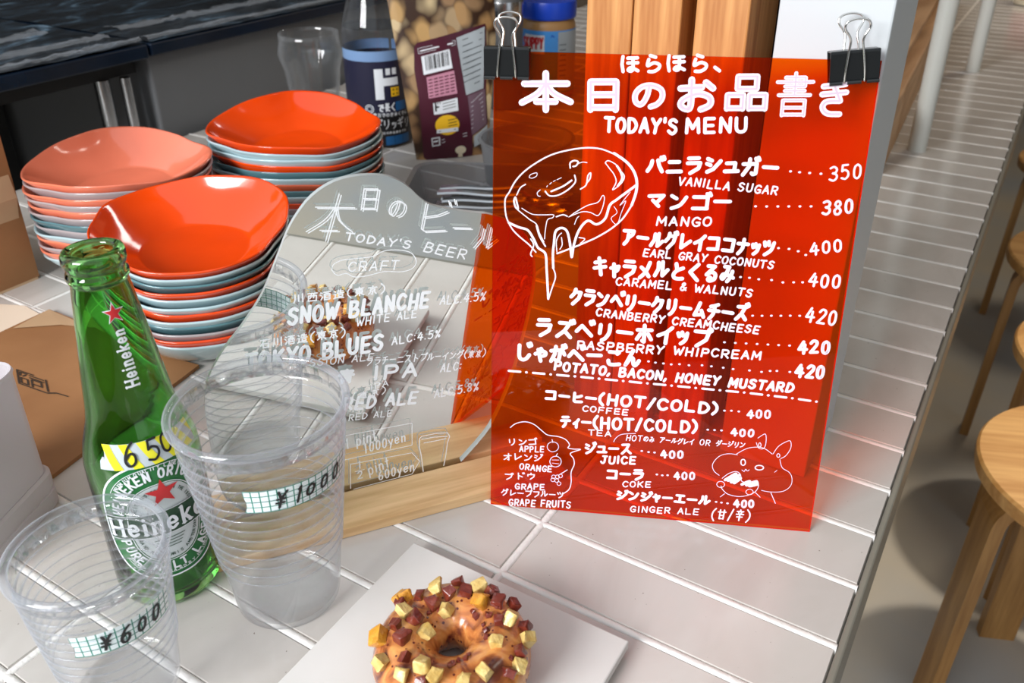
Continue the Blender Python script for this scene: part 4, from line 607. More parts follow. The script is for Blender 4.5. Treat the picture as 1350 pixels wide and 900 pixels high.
# sparkling water bottle
wb = thing('water_bottle', 'clear plastic water bottle with a dark navy label beside the bag of nuts', 'bottle', (-.826, .966, 0))
prof = [(0, .004), (.02, .003), (.036, .0005), (.042, .002), (.0455, .008), (.046, .016), (.046, .15), (.0455, .162), (.043, .175), (.038, .192), (.031, .212), (.024, .232), (.017, .25), (.014, .262), (.0135, .285)]
MB().lathe(prof, 56).build('bottle_body', 'bottle_clear', wb, smooth=True, auto=60)
MB().lathe([(0, .168), (.0435, .168), (.0435, .1685), (0, .1685)], 48).build('water_surface', 'bottle_clear', wb)
MB().lathe([(.0165, .272), (.0165, .292), (.015, .294), (0, .294)], 40).build('cap', 'white_plastic', wb, smooth=True, auto=40)
def cylfn(r0, th0, z0=0.0, c=(0, 0)):   # surface of a cylinder: x = arc length from th0 (mm), y = height (mm)
    def fn(x, y, h):
        r = (r0(z0 + y / 1000) if callable(r0) else r0); a = th0 + x / 1000 / r
        return (c[0] + (r + h) * cos(a), c[1] + (r + h) * sin(a), z0 + y / 1000)
    return fn
def patch(mb, fn, x0, x1, y0, y1, nx=12, ny=1, h=.0002, fx=None):
    return mb.grid(nx, ny, lambda a, b: fn(x0 + (x1 - x0) * a, y0 + (y1 - y0) * b + (fx(a) if fx else 0), h))
wf = cylfn(.046, rad(-50))
patch(MB(), wf, -165, 120, 4, 126, 60, 1, .0003).build('label', 'label_navy', wb, smooth=True)
patch(MB(), wf, -165, 120, 4, 52, 60, 1, .0005).build('label_band', 'label_black', wb, smooth=True)
patch(MB(), wf, -165, 120, 126, 140, 60, 1, .0003).build('label_band', 'label_sky', wb, smooth=True)
for k in range(3): patch(MB(), wf, 6 + k * 13.5, 19 + k * 13.5, 6, 19, 6, 1, .0007).build('label_block', 'label_blue', wb, smooth=True)
patch(MB(), wf, 24, 42, 55, 68, 8, 1, .0005).build('label_block', 'label_blue', wb, smooth=True)
mk = MB()
patch(mk, wf, -4, 8, 73, 116, 4, 1, .0006); patch(mk, wf, 8, 30, 92, 103, 8, 1, .0006); patch(mk, wf, 12, 18.5, 107, 116, 3, 1, .0006); patch(mk, wf, 21.5, 28, 107, 116, 3, 1, .0006)
mk.build('printed_mark', 'label_white', wb)
ys = MB(); patch(ys, wf, 18, 31, 76, 89, 5, 1, .0006); ys.build('printed_square', 'label_yellow', wb)
yd = MB()
for ax in (0, 1):
    for ay in (0, 1):
        cx_, cy_ = 21.5 + ax * 6, 79.5 + ay * 6
        ribbon(yd, [(cx_ - 1.4, cy_), (cx_ + 1.4, cy_)], .9, wf, .0008); ribbon(yd, [(cx_, cy_ - 1.4), (cx_, cy_ + 1.4)], .9, wf, .0008)
yd.build('printed_square_marks', 'label_black', wb)
wt = MB(); write(wt, 'で長く', (-2, 56), (24, 56), 11, 2.0, wf, 3, hgt=.0006); write(wt, 'お書日でのき本くでん', (-16, 49), (44, 47), 5.2, .8, wf, 3, hgt=.0007); write(wt, 'ギリッギリ', (-10, 31), (48, 29), 13, 1.3, wf, 3, hgt=.0007); write(wt, 'ド本日のお品書きでお', (-8, 23), (40, 22), 3.5, .5, wf, 3, hgt=.0007)
ribbon(wt, [(-14 + 6 * cos(a / 10 * 2 * pi), 60 + 6 * sin(a / 10 * 2 * pi)) for a in range(11)], 1.0, wf, .0006); ribbon(wt, [(-14 + 3.6 * cos(a / 10 * 2 * pi), 60 + 3.6 * sin(a / 10 * 2 * pi)) for a in range(11)], .8, wf, .0006)
wt.build('label_lettering', 'label_white', wb)
# bag of nuts
nb = thing('snack_bag', 'pouch of mixed nuts with a maroon back label beside the water bottle', 'snack bag', (-.68, .955, 0))
BLc = Vector((-.717, .914, 0)); BU = Vector((.0703, .076, 0)).normalized(); BNh = Vector((-BU.y, BU.x, 0)); BV = Vector((0, 0, 1)) * cos(rad(8)) + BNh * sin(rad(8)); BN = BU.cross(BV)
def bagfn(x, y, h):
    k = min(1.0, max(0.0, (y + 12) / 60)); xl = -2 - 22 * (y / 215) if y > 0 else -2; xr = 101 + 20 * min(1, max(0, y) / 160); u_ = min(1, max(0, (x - xl) / (xr - xl)))
    return tuple(BLc + BU * (x / 1000) + BV * (y / 1000) + BN * (h + .013 * (sin(pi * u_) ** .7) * (.35 + .65 * k) - .012 + .0007 * sin(x * .13 + y * .05)))
def bagpt(a, b, side):
    y = 1 + b * 247; xl = -2 - 22 * (y / 215); xr = 101 + 20 * min(1, y / 160); x = xl + (xr - xl) * a
    if side > 0: return bagfn(x, y, 0)
    p = Vector(bagfn(x, y, 0)); u_ = a
    return tuple(p - BN * (.042 * (sin(pi * min(1, max(0, a))) ** .7) * (1 - b * .8) + .0006))
mb = MB().grid(28, 30, lambda a, b: bagpt(a, b, 1)); k_ = len(mb.v); mb.grid(28, 30, lambda a, b: bagpt(a, b, -1), flip=True)
local(nb, mb).build('pouch', 'nuts_print', nb, smooth=True)
def decal(name, mat, poly, h, sub=8):
    q = []
    for a, b in zip(poly, poly[1:] + poly[:1]):
        q += [(a[0] + (b[0] - a[0]) * i / sub, a[1] + (b[1] - a[1]) * i / sub) for i in range(sub)]
    cx_ = sum(p[0] for p in poly) / len(poly); cy_ = sum(p[1] for p in poly) / len(poly); n = len(q); vs = [bagfn(cx_, cy_, h)]; fs = []; R_ = 14
    for k in range(1, R_ + 1): vs += [bagfn(cx_ + (x - cx_) * k / R_, cy_ + (y - cy_) * k / R_, h) for x, y in q]
    fs += [(0, 1 + i, 1 + (i + 1) % n) for i in range(n)]
    for k in range(1, R_): fs += [(1 + (k - 1) * n + i, 1 + k * n + i, 1 + k * n + (i + 1) % n, 1 + (k - 1) * n + (i + 1) % n) for i in range(n)]
    o = local(nb, MB().add(vs, fs)).build(name, mat, nb, smooth=True); return o
decal('back_label', 'label_maroon', [[9.2, 159.6], [5.0, 154], [3.2, 124.0], [6.5, 90], [7.3, 28.2], [7.7, 4.4], [12.0, 1], [76.8, 1], [78.1, 8.0], [78.7, 30.1], [102.5, 44.1], [101.8, 93.2], [104, 120], [106.1, 175.5], [105, 179.2]], .0006)
decal('ingredient_panel', 'label_grey', [[62.5, 163.3], [104.0, 175.5], [98.0, 93.8], [71.6, 87.0]], .0012)
decal('plum_panel', 'label_plum', [[73.7, 86.0], [100.2, 92.8], [100.8, 44.5], [77.5, 30.5]], .0012)
decal('pale_panel', 'label_grey', [[80.5, 28.7], [101.5, 42.9], [99.8, 21.5], [80.4, 13.3]], .0012)
decal('barcode_panel', 'label_white', [[13.4, 141.8], [51.8, 149.4], [54.7, 124.4], [15.2, 117.7]], .0012)
decal('nutrition_table', 'label_pink', [[18.5, 114.4], [56.5, 121.2], [59.4, 90.2], [19.6, 86.0]], .0012)
decal('logo_panel', 'label_white', [[24.9, 79.2], [59.0, 84.4], [59.4, 66.9], [25.3, 63.6]], .0012)
decal('yellow_spot', 'label_yellow', [[42.7 + 17 * cos(k * pi / 10), 48.5 + 14 * sin(k * pi / 10)] for k in range(20)], .0012, 1)
decal('white_strip', 'label_white', [[27.6, 43.1], [57.2, 44.4], [57.6, 39.1], [27.2, 37.8]], .0018)
decal('mushroom_print', 'cream', [[60 + 8 * cos(k * pi / 7), 11.5 + 6 * sin(k * pi / 7)] for k in range(14)], .0012, 1)
decal('mushroom_print', 'cream', [[56.5, 7], [62.5, 7], [62.3, 1.5], [55.7, 1.5]], .0013)
bk = MB(); x = 19.0
while x < 50:
    w_ = random.choice((.5, .8, 1.3)); y_ = 121 + (x - 15) * .17; ribbon(bk, [(x, y_ + 2), (x - .6, y_ + 20)], w_, bagfn, .0016); x += w_ + random.choice((.6, .9, 1.4))
ribbon(bk, [(28, 69), (28, 79)], 2.4, bagfn, .0016); ribbon(bk, [(28, 74), (32, 74)], 2.2, bagfn, .0016); ribbon(bk, [(31, 79.5), (31.2, 78)], 1.2, bagfn, .0016); ribbon(bk, [(34, 80), (34.2, 78.5)], 1.2, bagfn, .0016)
for k in range(3): ribbon(bk, [(38, 70 + k * 4), (56, 73 + k * 4)], .8, bagfn, .0016)
for k in range(3): ribbon(bk, [(44, 47 + k * 4), (56, 48.5 + k * 4)], 1.0, bagfn, .0016)
ribbon(bk, [(30, 40.5), (54, 42)], .8, bagfn, .0022)
for k in range(9): ribbon(bk, [(68 + k * .4, 96 + k * 8), (93 + k * .8, 104 + k * 8)], .8, bagfn, .0016)
local(nb, bk).build('black_print', 'tab_black', nb)
wp = MB()
ribbon(wp, [(9.9, 152.4), (60.6, 160.3), (60.2, 154.4), (10.4, 145.6), (9.9, 152.4)], .5, bagfn, .0014); ribbon(wp, [(13, 149), (57, 156.8)], 1.6, bagfn, .0014)
local(nb, wp).build('title_print', 'label_white', nb); wp = MB()
ribbon(wp, [(20.5, 30.8), (30.7, 31.9), (30.8, 21.2), (20.8, 20.1), (20.5, 30.8)], 1.6, bagfn, .0014); ribbon(wp, [(23, 26), (28, 27)], 2.2, bagfn, .0014)
for k in range(2): ribbon(wp, [(34, 24 + k * 4), (70, 31 + k * 4)], .7, bagfn, .0014)
for k in range(7): ribbon(wp, [(77 + k * .2, 40 + k * 6), (96, 52 + k * 6)], .5, bagfn, .0016)
local(nb, wp).build('white_print', 'label_white', nb)
mp_ = MB()
for k in range(6):
    for q in range(5): ribbon(mp_, [(21 + q * 7.5, 89 + k * 4.3 + q * 1.2), (25.5 + q * 7.5, 89.8 + k * 4.3 + q * 1.2)], 1.3, bagfn, .0016)
local(nb, mp_).build('table_print', 'label_maroon', nb)
# peanut butter jar
JC = (-.742, 1.318)
jr = thing('peanut_butter_jar', 'peanut butter jar with a blue lid standing left of the timber posts', 'jar', (*JC, 0))
MB().lathe([(0, .001), (.04, .001), (.045, .005), (.0465, .012), (.0465, .118), (.045, .125), (.0425, .1305), (.041, .132), (0, .132)], 56).build('jar_body', 'peanut', jr, smooth=True, auto=50)
MB().lathe([(.0445, .1325), (.0462, .1335), (.0468, .137), (.0468, .158), (.046, .161), (0, .162)], 72, shape=lambda r, z, a: (r + (.0003 * cos(36 * a) if r > .046 else 0), z)).build('lid', 'lid_blue', jr, smooth=True, auto=50)
jf = cylfn(.0465, atan2(-JC[1], -JC[0]))
patch(MB(), jf, -60, 66, 14, 117, 60, 1, .0003).build('label', 'skip_blue', jr, smooth=True)
wg = MB()
for k in range(7):
    a0 = -12 + k * 7.5; wg.add([jf(-6, 72, .0005), jf(-6 + 34 * cos(rad(20 * k - 60)), 74 + 40 * sin(rad(20 * k - 60)), .0005), jf(-6 + 34 * cos(rad(20 * k - 50)), 74 + 40 * sin(rad(20 * k - 50)), .0005)], [(0, 1, 2)])
wg.build('label_burst', 'deep_blue', jr)
patch(MB(), jf, -44, -6, 80, 110, 12, 1, .0007).build('label_panel', 'label_white', jr, smooth=True)
tx = MB(); write(tx, 'SKIPPY', (-48, 87), (-7, 89), 17, 3.4, jf, 3, jit=.02, hgt=.0009); tx.build('label_lettering', 'red_print', jr)
patch(MB(), jf, 17, 66, 16, 115, 20, 1, .0006).build('label_panel', 'label_grey', jr, smooth=True)
jt = MB()
for k in range(9): ribbon(jt, [(20, 26 + k * 8.5), (32, 26 + k * 8.5)], 1.2, jf, .0009, 3)
jt.build('small_print', 'tab_black', jr)
cn = thing('steel_canister', 'grey metal canister standing between the nut pouch and the jar', 'canister', (-.765, 1.215, 0))
MB().lathe([(0, .001), (.028, .001), (.03, .003), (.03, .2), (.027, .206), (0, .207)], 48).build('body', 'grey_metal_dark', cn, smooth=True, auto=40)
MB().lathe([(.0312, .15), (.0316, .152), (.0316, .17), (.0312, .172)], 48).build('band', 'steel', cn, smooth=True)
# tray of cutlery and the tub behind it
tr = thing('cutlery_tray', 'translucent plastic tray holding spoons behind the mirror sign', 'tray', (-.503, .788, 0), rad(27))
def rrect(hx, hy, r, n=5):
    p = []
    for k, (sx, sy) in enumerate(((1, 1), (-1, 1), (-1, -1), (1, -1))):
        for i in range(n + 1):
            a = k * pi / 2 + i * pi / 2 / n; p.append((sx * (hx - r) + r * cos(a), sy * (hy - r) + r * sin(a)))
    return p
def rshell(levels):
    vs = []; m_ = 0
    for hx, hy, r, z in levels: q = rrect(hx, hy, r); m_ = len(q); vs += [(x, y, z) for x, y in q]
    k = len(levels); fs = [(l * m_ + i, l * m_ + (i + 1) % m_, (l + 1) * m_ + (i + 1) % m_, (l + 1) * m_ + i) for l in range(k - 1) for i in range(m_)] + [tuple(range(m_ - 1, -1, -1)), tuple((k - 1) * m_ + i for i in range(m_))]
    return MB().add(vs, fs)
rshell([(.097, .064, .018, .001), (.101, .068, .02, .004), (.107, .074, .022, .046), (.111, .078, .024, .0465), (.111, .078, .024, .048), (.105, .072, .021, .0475), (.099, .066, .018, .006), (.096, .063, .017, .0045)]).build('tray_body', 'frosted_tray', tr, smooth=True, auto=40)
def spoon(label, x, y, z, rot, tilt, kind):
    o = thing('spoon' if kind == 's' else 'fork', label, 'spoon' if kind == 's' else 'fork', (0, 0, 0), group='cutlery in the plastic tray')
    o.matrix_world = Matrix.Translation((x, y, z)) @ Matrix.Rotation(rot, 4, 'Z') @ Matrix.Rotation(tilt, 4, 'Y')
    pts = [(-.075 + .011 * i, .0012 * sin(i * .8)) for i in range(10)]; vs = []
    for i, (x_, z_) in enumerate(pts):
        w_ = .0062 - .0004 * i + (.001 if i < 2 else 0)
        vs += [(x_, -w_, z_), (x_, w_, z_), (x_, w_ * .7, z_ + .002), (x_, -w_ * .7, z_ + .002)]
    fs = [(0, 1, 2, 3), tuple(len(vs) - 4 + k for k in (3, 2, 1, 0))] + [(i * 4 + j, i * 4 + (j + 1) % 4, i * 4 + 4 + (j + 1) % 4, i * 4 + 4 + j) for i in range(9) for j in range(4)]
    MB().add(vs, fs).build('handle', 'steel', o)
    if kind == 's':
        MB().grid(12, 10, lambda a, b: (.022 + a * .052, (b - .5) * .034 * sin(pi * (.08 + .92 * a)) ** .6, .003 - .009 * sin(pi * a) * (1 - (2 * b - 1) ** 2))).build('bowl', 'bright_steel', o, smooth=True)
    else:
        hb = MB().box((.022, -.009, .0005), (.04, .009, .0025))
        for k in range(4): hb.box((.039, -.009 + k * .005, .0005), (.075, -.006 + k * .005, .0022))
        hb.build('tines', 'bright_steel', o)
for k in range(9):
    a = rad(27) + rad(random.uniform(-7, 7)); kx = random.uniform(-.01, .01); ky = -.014 + .0085 * k
    spoon('metal spoon lying in the translucent tray behind the mirror sign' if k % 3 else 'metal fork lying in the translucent tray behind the mirror sign', -.503 + kx * cos(rad(27)) - ky * sin(rad(27)), .788 + kx * sin(rad(27)) + ky * cos(rad(27)), .0125 + .0042 * (k % 5), a, rad(random.uniform(-1.5, 1.5)), 's' if k % 3 else 'f')
tu = thing('plastic_tub', 'pale round plastic tub behind the upper left of the red menu', 'tub', (-.551, .926, 0))
MB().lathe([(0, .0008), (.05, .0008), (.053, .003), (.0595, .058), (.0625, .0585), (.0625, .0605), (.058, .0605), (.0515, .006), (0, .005)], 56).build('tub_body', 'frosted_tray', tu, smooth=True, auto=40)
# ------------------------------------------------------------------ orange-red acrylic menu leaning on the white post
RO = Vector((-.2523, .3783, .0002)); RU = Vector((.9124, .4092, 0)).normalized(); RH = Vector((-RU.y, RU.x, 0)); RV = Vector((0, 0, 1)) * cos(.1419) + RH * sin(.1419); RN = RU.cross(RV)
redfn = lambda x, y, h: tuple(RO + RU * (x / 1000) + RV * (y / 1000) + RN * h)
menu = thing('acrylic_menu', 'orange-red transparent acrylic menu sheet with white handwriting leaning on the white post', 'menu board', tuple(RO))
def rel(o, mb): return local(o, mb)
rel(menu, MB().slab([(0, 0), (210, 0), (210, 297), (0, 297)], redfn, -.003, 0)).build('acrylic_sheet', 'acrylic_orange_red', menu)
pbr('acrylic_edge_pale', lin(244, 150, 120), 0.3)
eb = MB()
def sheetedge(p, q): eb.add([redfn(*p, -.00005), redfn(*q, -.00005), redfn(*q, -.00295), redfn(*p, -.00295)], [(0, 1, 2, 3)])
sheetedge((0, -.05), (210, -.05)); sheetedge((210.05, 0), (210.05, 297))
rel(menu, eb).build('polished_edge', 'acrylic_edge_pale', menu)
HB = .0004
def lines_part(name, lines, jit=.03, parent=menu, fn=redfn, mat='paint_white', h=HB):
    mb = MB()
    for t_, A, B, hh, w_ in lines: write(mb, t_, A, B, hh, w_ * (1.1 if hh > 5.5 else .95), fn, jit=jit * 1.6, hgt=h, italic=.1 if t_[0] < 'z' and len(t_) > 3 else .03)
    return rel(parent, mb).build(name, mat, parent)
def draw_part(name, segs, parent=menu, fn=redfn, mat='paint_white', h=HB, sm=True):
    mb = MB()
    for pts, w_ in segs:
        pts = [tuple(p) for p in pts]; ribbon(mb, smooth_line(pts, 4) if sm and len(pts) > 2 else pts, w_ * .86, fn, h)
    return rel(parent, mb).build(name, mat, parent)
mb = MB()
for t_, A, B, hh, w_ in RED_WRITING['title']: write(mb, t_, A, B, hh, w_ * 1.12, redfn, jit=.0 if len(t_) == 1 else .03, hgt=HB, wide=2.4 if len(t_) == 1 else 1.25)
rel(menu, mb).build('title_lettering', 'paint_white', menu)
mb = MB()
for t_, A, B, hh, w_ in RED_WRITING['title'][1:8]: write(mb, t_, A, B, hh, w_ * .4, redfn, jit=0, hgt=HB + .0001, wide=2.4)
rel(menu, mb).build('title_brush_centre', 'paint_lavender', menu)
M_ = RED_WRITING['menu']
lines_part('donut_list_lettering', M_[:21])
lines_part('drink_list_lettering', M_[21:38])
lines_part('fruit_list_lettering', M_[38:], jit=.04)
k0 = 0
for n_d in (4, 6, 4, 7, 6, 7, 16, 3, 3, 3, 3, 3):      # one row of dots for each price
    mb = MB()
    for x, y in RED_WRITING['dots'][k0:k0 + n_d]: ribbon(mb, [(x - .2, y), (x + .2, y)], 1.25, redfn, HB)
    rel(menu, mb).build('dotted_leader', 'paint_white', menu); k0 += n_d
mb = MB()
for pts, w_ in RED_WRITING['dash']: ribbon(mb, [tuple(p) for p in pts], w_, redfn, HB)
rel(menu, mb).build('dashed_rule', 'paint_white', menu)
draw_part('speech_bubble_drawing', RED_WRITING['bubble'])
draw_part('donut_drawing', RED_WRITING['donut'])
draw_part('rabbit_drawing', RED_WRITING['rabbit'])
# binder clips
def clip(label, u0, v0, rotz):
    o = thing('binder_clip', label, 'binder clip', (0, 0, 0), group='binder clips on the red menu')
    X, Y, Z_ = RU, RN, RV
    c = Vector(redfn(u0, v0, -.0015)); R = Matrix(((X.x, Z_.x, Y.x), (X.y, Z_.y, Y.y), (X.z, Z_.z, Y.z))).to_4x4()
    o.matrix_world = Matrix.Translation(c) @ R @ Matrix.Rotation(rotz, 4, 'Z')
    # local axes: x along the sheet, y up the sheet, z out of it; origin on the sheet's top edge
    hw = .0128; mb = MB()
    for s in (1, -1):
        pr = [(.0017, -.0148), (.0024, -.0140), (.0046, .0006), (.0046, .0016), (.0041, .0019), (.0017, -.0132)]
        vs = [(x, y, s * z) for x in (-hw, hw) for z, y in pr]; k = len(pr)
        mb.add(vs, [tuple(range(k)), tuple(range(2 * k - 1, k - 1, -1))] + [(i, (i + 1) % k, k + (i + 1) % k, k + i) for i in range(k)])
        for q in (-1, 1):   # rolled jaws that hold the handles
            xa, xb = (-hw, -hw * .5) if q < 0 else (hw * .5, hw)
            mb.tube([(xa, -.0150, s * .0027), (xb, -.0150, s * .0027)], .0011, 8)
        mb.tube([(-hw * .28, -.0150, s * .0027), (hw * .28, -.0150, s * .0027)], .0011, 8)
    mb.box((-hw, .0012, -.0046), (hw, .0021, .0046), bevel=.0004)
    mb.build('spring_body', 'black_clip', o)
    for s, lean in ((1, .0), (-1, .0022)):
        y0, x0 = -.0150, .0052
        pts = [(-x0, y0, s * .0027), (-x0 * .95, y0 + .006, s * .0042), (-x0 * .72, .0016, s * .0058), (-x0 * .6, .0065, s * .0066), (-x0 * .75, .0095, s * .0072), (-x0 * 1.15, .0128, s * .0076), (-x0 * 1.2, .0152, s * .008), (-x0 * .9, .0172, s * .0083), (0, .0182, s * .0085)]
        pts = pts + [(-x, y, z) for x, y, z in pts[-2::-1]]
        q = []
        for a in range(len(pts) - 1):
            p0, p1, p2, p3 = (Vector(pts[max(a - 1, 0)]), Vector(pts[a]), Vector(pts[a + 1]), Vector(pts[min(a + 2, len(pts) - 1)]))
            for k in range(4):
                t = k / 4; q.append(0.5 * (2 * p1 + (p2 - p0) * t + (2 * p0 - 5 * p1 + 4 * p2 - p3) * t * t + (3 * p1 - p0 - 3 * p2 + p3) * t ** 3))
        q.append(Vector(pts[-1]))
        MB().tube([(p.x, p.y * 1.0 + (lean if p.y > 0 else 0), p.z) for p in q], .00062, 8).build('wire_handle', 'bright_steel', o, smooth=True)
    return o
clip('black binder clip at the top left corner of the red menu', 7.5, 297.6, 0)
clip('black binder clip tilted at the top right corner of the red menu', 195.3, 300.4, rad(6.5))

# ------------------------------------------------------------------ mirror sign in its wooden base
MO = Vector((-.3399, .3289, .0079)); MU = Vector((.5945, .8041, 0)).normalized(); MH = Vector((-MU.y, MU.x, 0)); MV = Vector((0, 0, 1)) * cos(rad(-3)) + MH * sin(rad(-3)); MN = MU.cross(MV)
mirfn = lambda x, y, h: tuple(MO + MU * (x / 1000) + MV * (y / 1000) + MN * h)
sign = thing('mirror_sign', 'cloud-shaped mirror sign with a handwritten beer list in a wooden slot base', 'sign', (MO.x, MO.y, 0))
OUT = [[85, -5], [85.0, 0.0], [103.4, 19.9], [112, 35], [122, 60], [130, 90], [136, 120], [138, 145], [134, 166], [124, 180], [107.9, 189.7], [95.7, 193.2], [80.0, 198.1], [69.1, 202.7], [62.6, 208.4], [57.4, 214.7], [50.6, 220.7], [42.4, 224.7], [28.1, 226.7], [13.9, 225.0], [1.3, 218.3], [-8.1, 208.3], [-14.6, 198.3], [-21.2, 184.7], [-33.0, 161.6], [-47.1, 143.1], [-58.0, 130.9], [-69.6, 113.3], [-74.5, 96.2], [-76.2, 71.2], [-76.4, 40.6], [-73.0, 17.0], [-60, 0], [-60, -5]]
OUT = OUT[:2] + smooth_line([tuple(p) for p in OUT[1:-1]], 3)[1:] + [OUT[-1]]
OUT = [tuple(p) for p in OUT]
rel(sign, MB().slab(OUT, mirfn, -.0022, 0)).build('clear_panel', 'clear_acrylic', sign)
rel(sign, MB().slab(OUT, mirfn, -.0034, -.00225)).build('mirror_layer', 'mirror_silver', sign)
ebm = MB(); n_ = len(OUT)
for i in range(1, n_ - 2):
    a, b = OUT[i], OUT[i + 1]
    d = Vector((b[0] - a[0], b[1] - a[1])).normalized() * .06
    ebm.add([mirfn(a[0] + d.y, a[1] - d.x, 0), mirfn(b[0] + d.y, b[1] - d.x, 0), mirfn(b[0] + d.y, b[1] - d.x, -.0034), mirfn(a[0] + d.y, a[1] - d.x, -.0034)], [(0, 1, 2, 3)])
rel(sign, ebm).build('polished_edge', 'acrylic_edge_white', sign)
bw = MB(); bm_ = Matrix(((MU.x, MH.x, 0, MO.x), (MU.y, MH.y, 0, MO.y), (0, 0, 1, 0), (0, 0, 0, 1)))
bw.box((-.086, -.0362, .0003), (.150, -.0006, .0079), bevel=.0006); bw.box((-.086, .0044, .0003), (.150, .030, .0079), bevel=.0006); bw.box((-.086, -.0006, .0003), (.150, .0044, .0025))
ob = bw.build('wooden_base', 'base_wood'); ob.parent = sign; ob.matrix_world = bm_
ob.matrix_parent_inverse = Matrix.Identity(4); ob.matrix_local = Matrix.Translation((-MO.x, -MO.y, 0)) @ bm_
mb = MB()
for t_, A, B, hh, w_ in MIRROR_WRITING['title']:      # the big characters are drawn twice, a hair apart
    for dx, dy in (((-.55, .5), (.55, -.5)) if len(t_) == 1 else ((0, 0),)):
        write(mb, t_, (A[0] + dx, A[1] + dy), (B[0] + dx, B[1] + dy), hh, w_ * (.66 if len(t_) == 1 else .9), mirfn, jit=.0 if len(t_) == 1 else .06, hgt=HB, wide=1.8 if len(t_) == 1 else 1.25, italic=.18 if t_ == '本' else .05)
rel(sign, mb).build('title_lettering', 'marker_white', sign)
lines_part('beer_list_lettering', MIRROR_WRITING['list'], parent=sign, fn=mirfn, mat='marker_white')
draw_part('cloud_outline', MIRROR_WRITING['cloud'], parent=sign, fn=mirfn, mat='marker_white')
draw_part('price_box_drawing', MIRROR_WRITING['boxes'], parent=sign, fn=mirfn, mat='marker_white', sm=False)
# ------------------------------------------------------------------ green beer bottle
BC = (-.386, .2245)
beer = thing('beer_bottle', 'empty green glass beer bottle with a yellow striped price tape', 'bottle', (*BC, 0))
outer = [(0, .0045), (.012, .003), (.021, .0008), (.0252, .0002), (.0282, .0018), (.0302, .006), (.0308, .012), (.0308, .088), (.0306, .096), (.0298, .103), (.028, .1105), (.0258, .1175), (.0238, .124), (.0226, .131), (.0217, .139), (.0200, .154), (.0180, .170), (.0160, .186), (.0147, .197), (.0139, .2025), (.0138, .204), (.0148, .2045), (.0153, .2065), (.0150, .2085), (.0142, .2095), (.0140, .2115), (.0150, .2125), (.0156, .2150), (.0154, .2180), (.0144, .2198), (.0126, .2204)]
inner = [(.0105, .2200), (.0099, .2180), (.0098, .210), (.0104, .203), (.0118, .196), (.0134, .186), (.0155, .170), (.0176, .154), (.0193, .139), (.0203, .131), (.0216, .124), (.0237, .1168), (.0258, .1095), (.0275, .102), (.0283, .095), (.0284, .088), (.0283, .014), (.0265, .009), (.022, .0068), (.012, .0085), (0, .0100)]
MB().lathe(outer + inner, 72).build('glass_body', 'green_glass', beer, smooth=True)
def rbot(z):
    for (r0_, z0_), (r1_, z1_) in zip(outer[4:20], outer[5:21]):
        if z0_ <= z <= z1_: return r0_ + (r1_ - r0_) * (z - z0_) / max(1e-9, z1_ - z0_)
    return .0308
TH = rad(-25)
def botfn(x, y, h):      # x arc length on the body (mm) from the label's middle, y height (mm)
    r = rbot(y / 1000) + .0004; a = TH + x / 1000 / .0308
    return ((r + h) * cos(a), (r + h) * sin(a), y / 1000)
def rr_outline(hx, hy, cy, p=2.6, n=64):
    q = []
    for k in range(n):
        a = 2 * pi * k / n; c_, s_ = cos(a), sin(a); q.append((hx * math.copysign(abs(c_) ** (2 / p), c_), cy + hy * math.copysign(abs(s_) ** (2 / p), s_)))
    return q
def fill(mb, poly, fn, h, R=10, c=None):
    cx = sum(p[0] for p in poly) / len(poly) if c is None else c[0]; cy = sum(p[1] for p in poly) / len(poly) if c is None else c[1]; n = len(poly)
    vs = [fn(cx, cy, h)]; fs = [(0, 1 + i, 1 + (i + 1) % n) for i in range(n)]
    for k in range(1, R + 1): vs += [fn(cx + (x - cx) * k / R, cy + (y - cy) * k / R, h) for x, y in poly]
    for k in range(1, R): fs += [(1 + (k - 1) * n + i, 1 + k * n + i, 1 + k * n + (i + 1) % n, 1 + (k - 1) * n + (i + 1) % n) for i in range(n)]
    return mb.add(vs, fs)
LC = 66.0
fill(MB(), rr_outline(32, 40, LC), botfn, .0000).build('paper_label', 'label_green', beer, smooth=True)
fill(MB(), rr_outline(18.5, 26, LC - 1, 2.4), botfn, .0003).build('label_oval', 'label_silver', beer, smooth=True)
mb = MB(); q = rr_outline(32, 40, LC); ribbon(mb, q + q[:1], 1.1, botfn, .0003, 2); q = rr_outline(19.2, 26.8, LC - 1, 2.4); ribbon(mb, q + q[:1], .5, botfn, .0005, 2)
q = rr_outline(28.3, 37, LC); ribbon(mb, q[6:27], .35, botfn, .0004, 2); ribbon(mb, q[38:59], .35, botfn, .0004, 2)
def arc_text(mb, txt, hx, hy, cy, a0, a1, h, w_, fn, p=2.4, flip=False, hg=.0004):
    n = 60; path = []
    for k in range(n + 1):
        a = rad(a0 + (a1 - a0) * k / n); c_, s_ = cos(a), sin(a); path.append(Vector((hx * math.copysign(abs(c_) ** (2 / p), c_), cy + hy * math.copysign(abs(s_) ** (2 / p), s_))))
    cum = [0]
    for a, b in zip(path, path[1:]): cum.append(cum[-1] + (b - a).length)
    N_ = len(txt)
    for i, ch in enumerate(txt):
        if ch == ' ': continue
        s = (i + .5) / N_ * cum[-1]; k = next(j for j in range(n) if cum[j + 1] >= s); d = (path[k + 1] - path[k]).normalized(); u = Vector((-d.y, d.x)); c0 = path[k]
        gw = cum[-1] / N_ * .8
        for st in glyph(ch): ribbon(mb, [tuple(c0 + d * ((px - .5) * gw) + u * ((py - .5) * h)) for px, py in st], w_, fn, hg, 2)
arc_text(mb, 'HEINEKEN ORIGINAL', 23.8, 32, LC, 168, 12, 5.4, 1.2, botfn)
arc_text(mb, 'PREMIUM QUALITY LAGER BEER', 27, 36, LC, 140, 40, 1.9, .4, botfn)
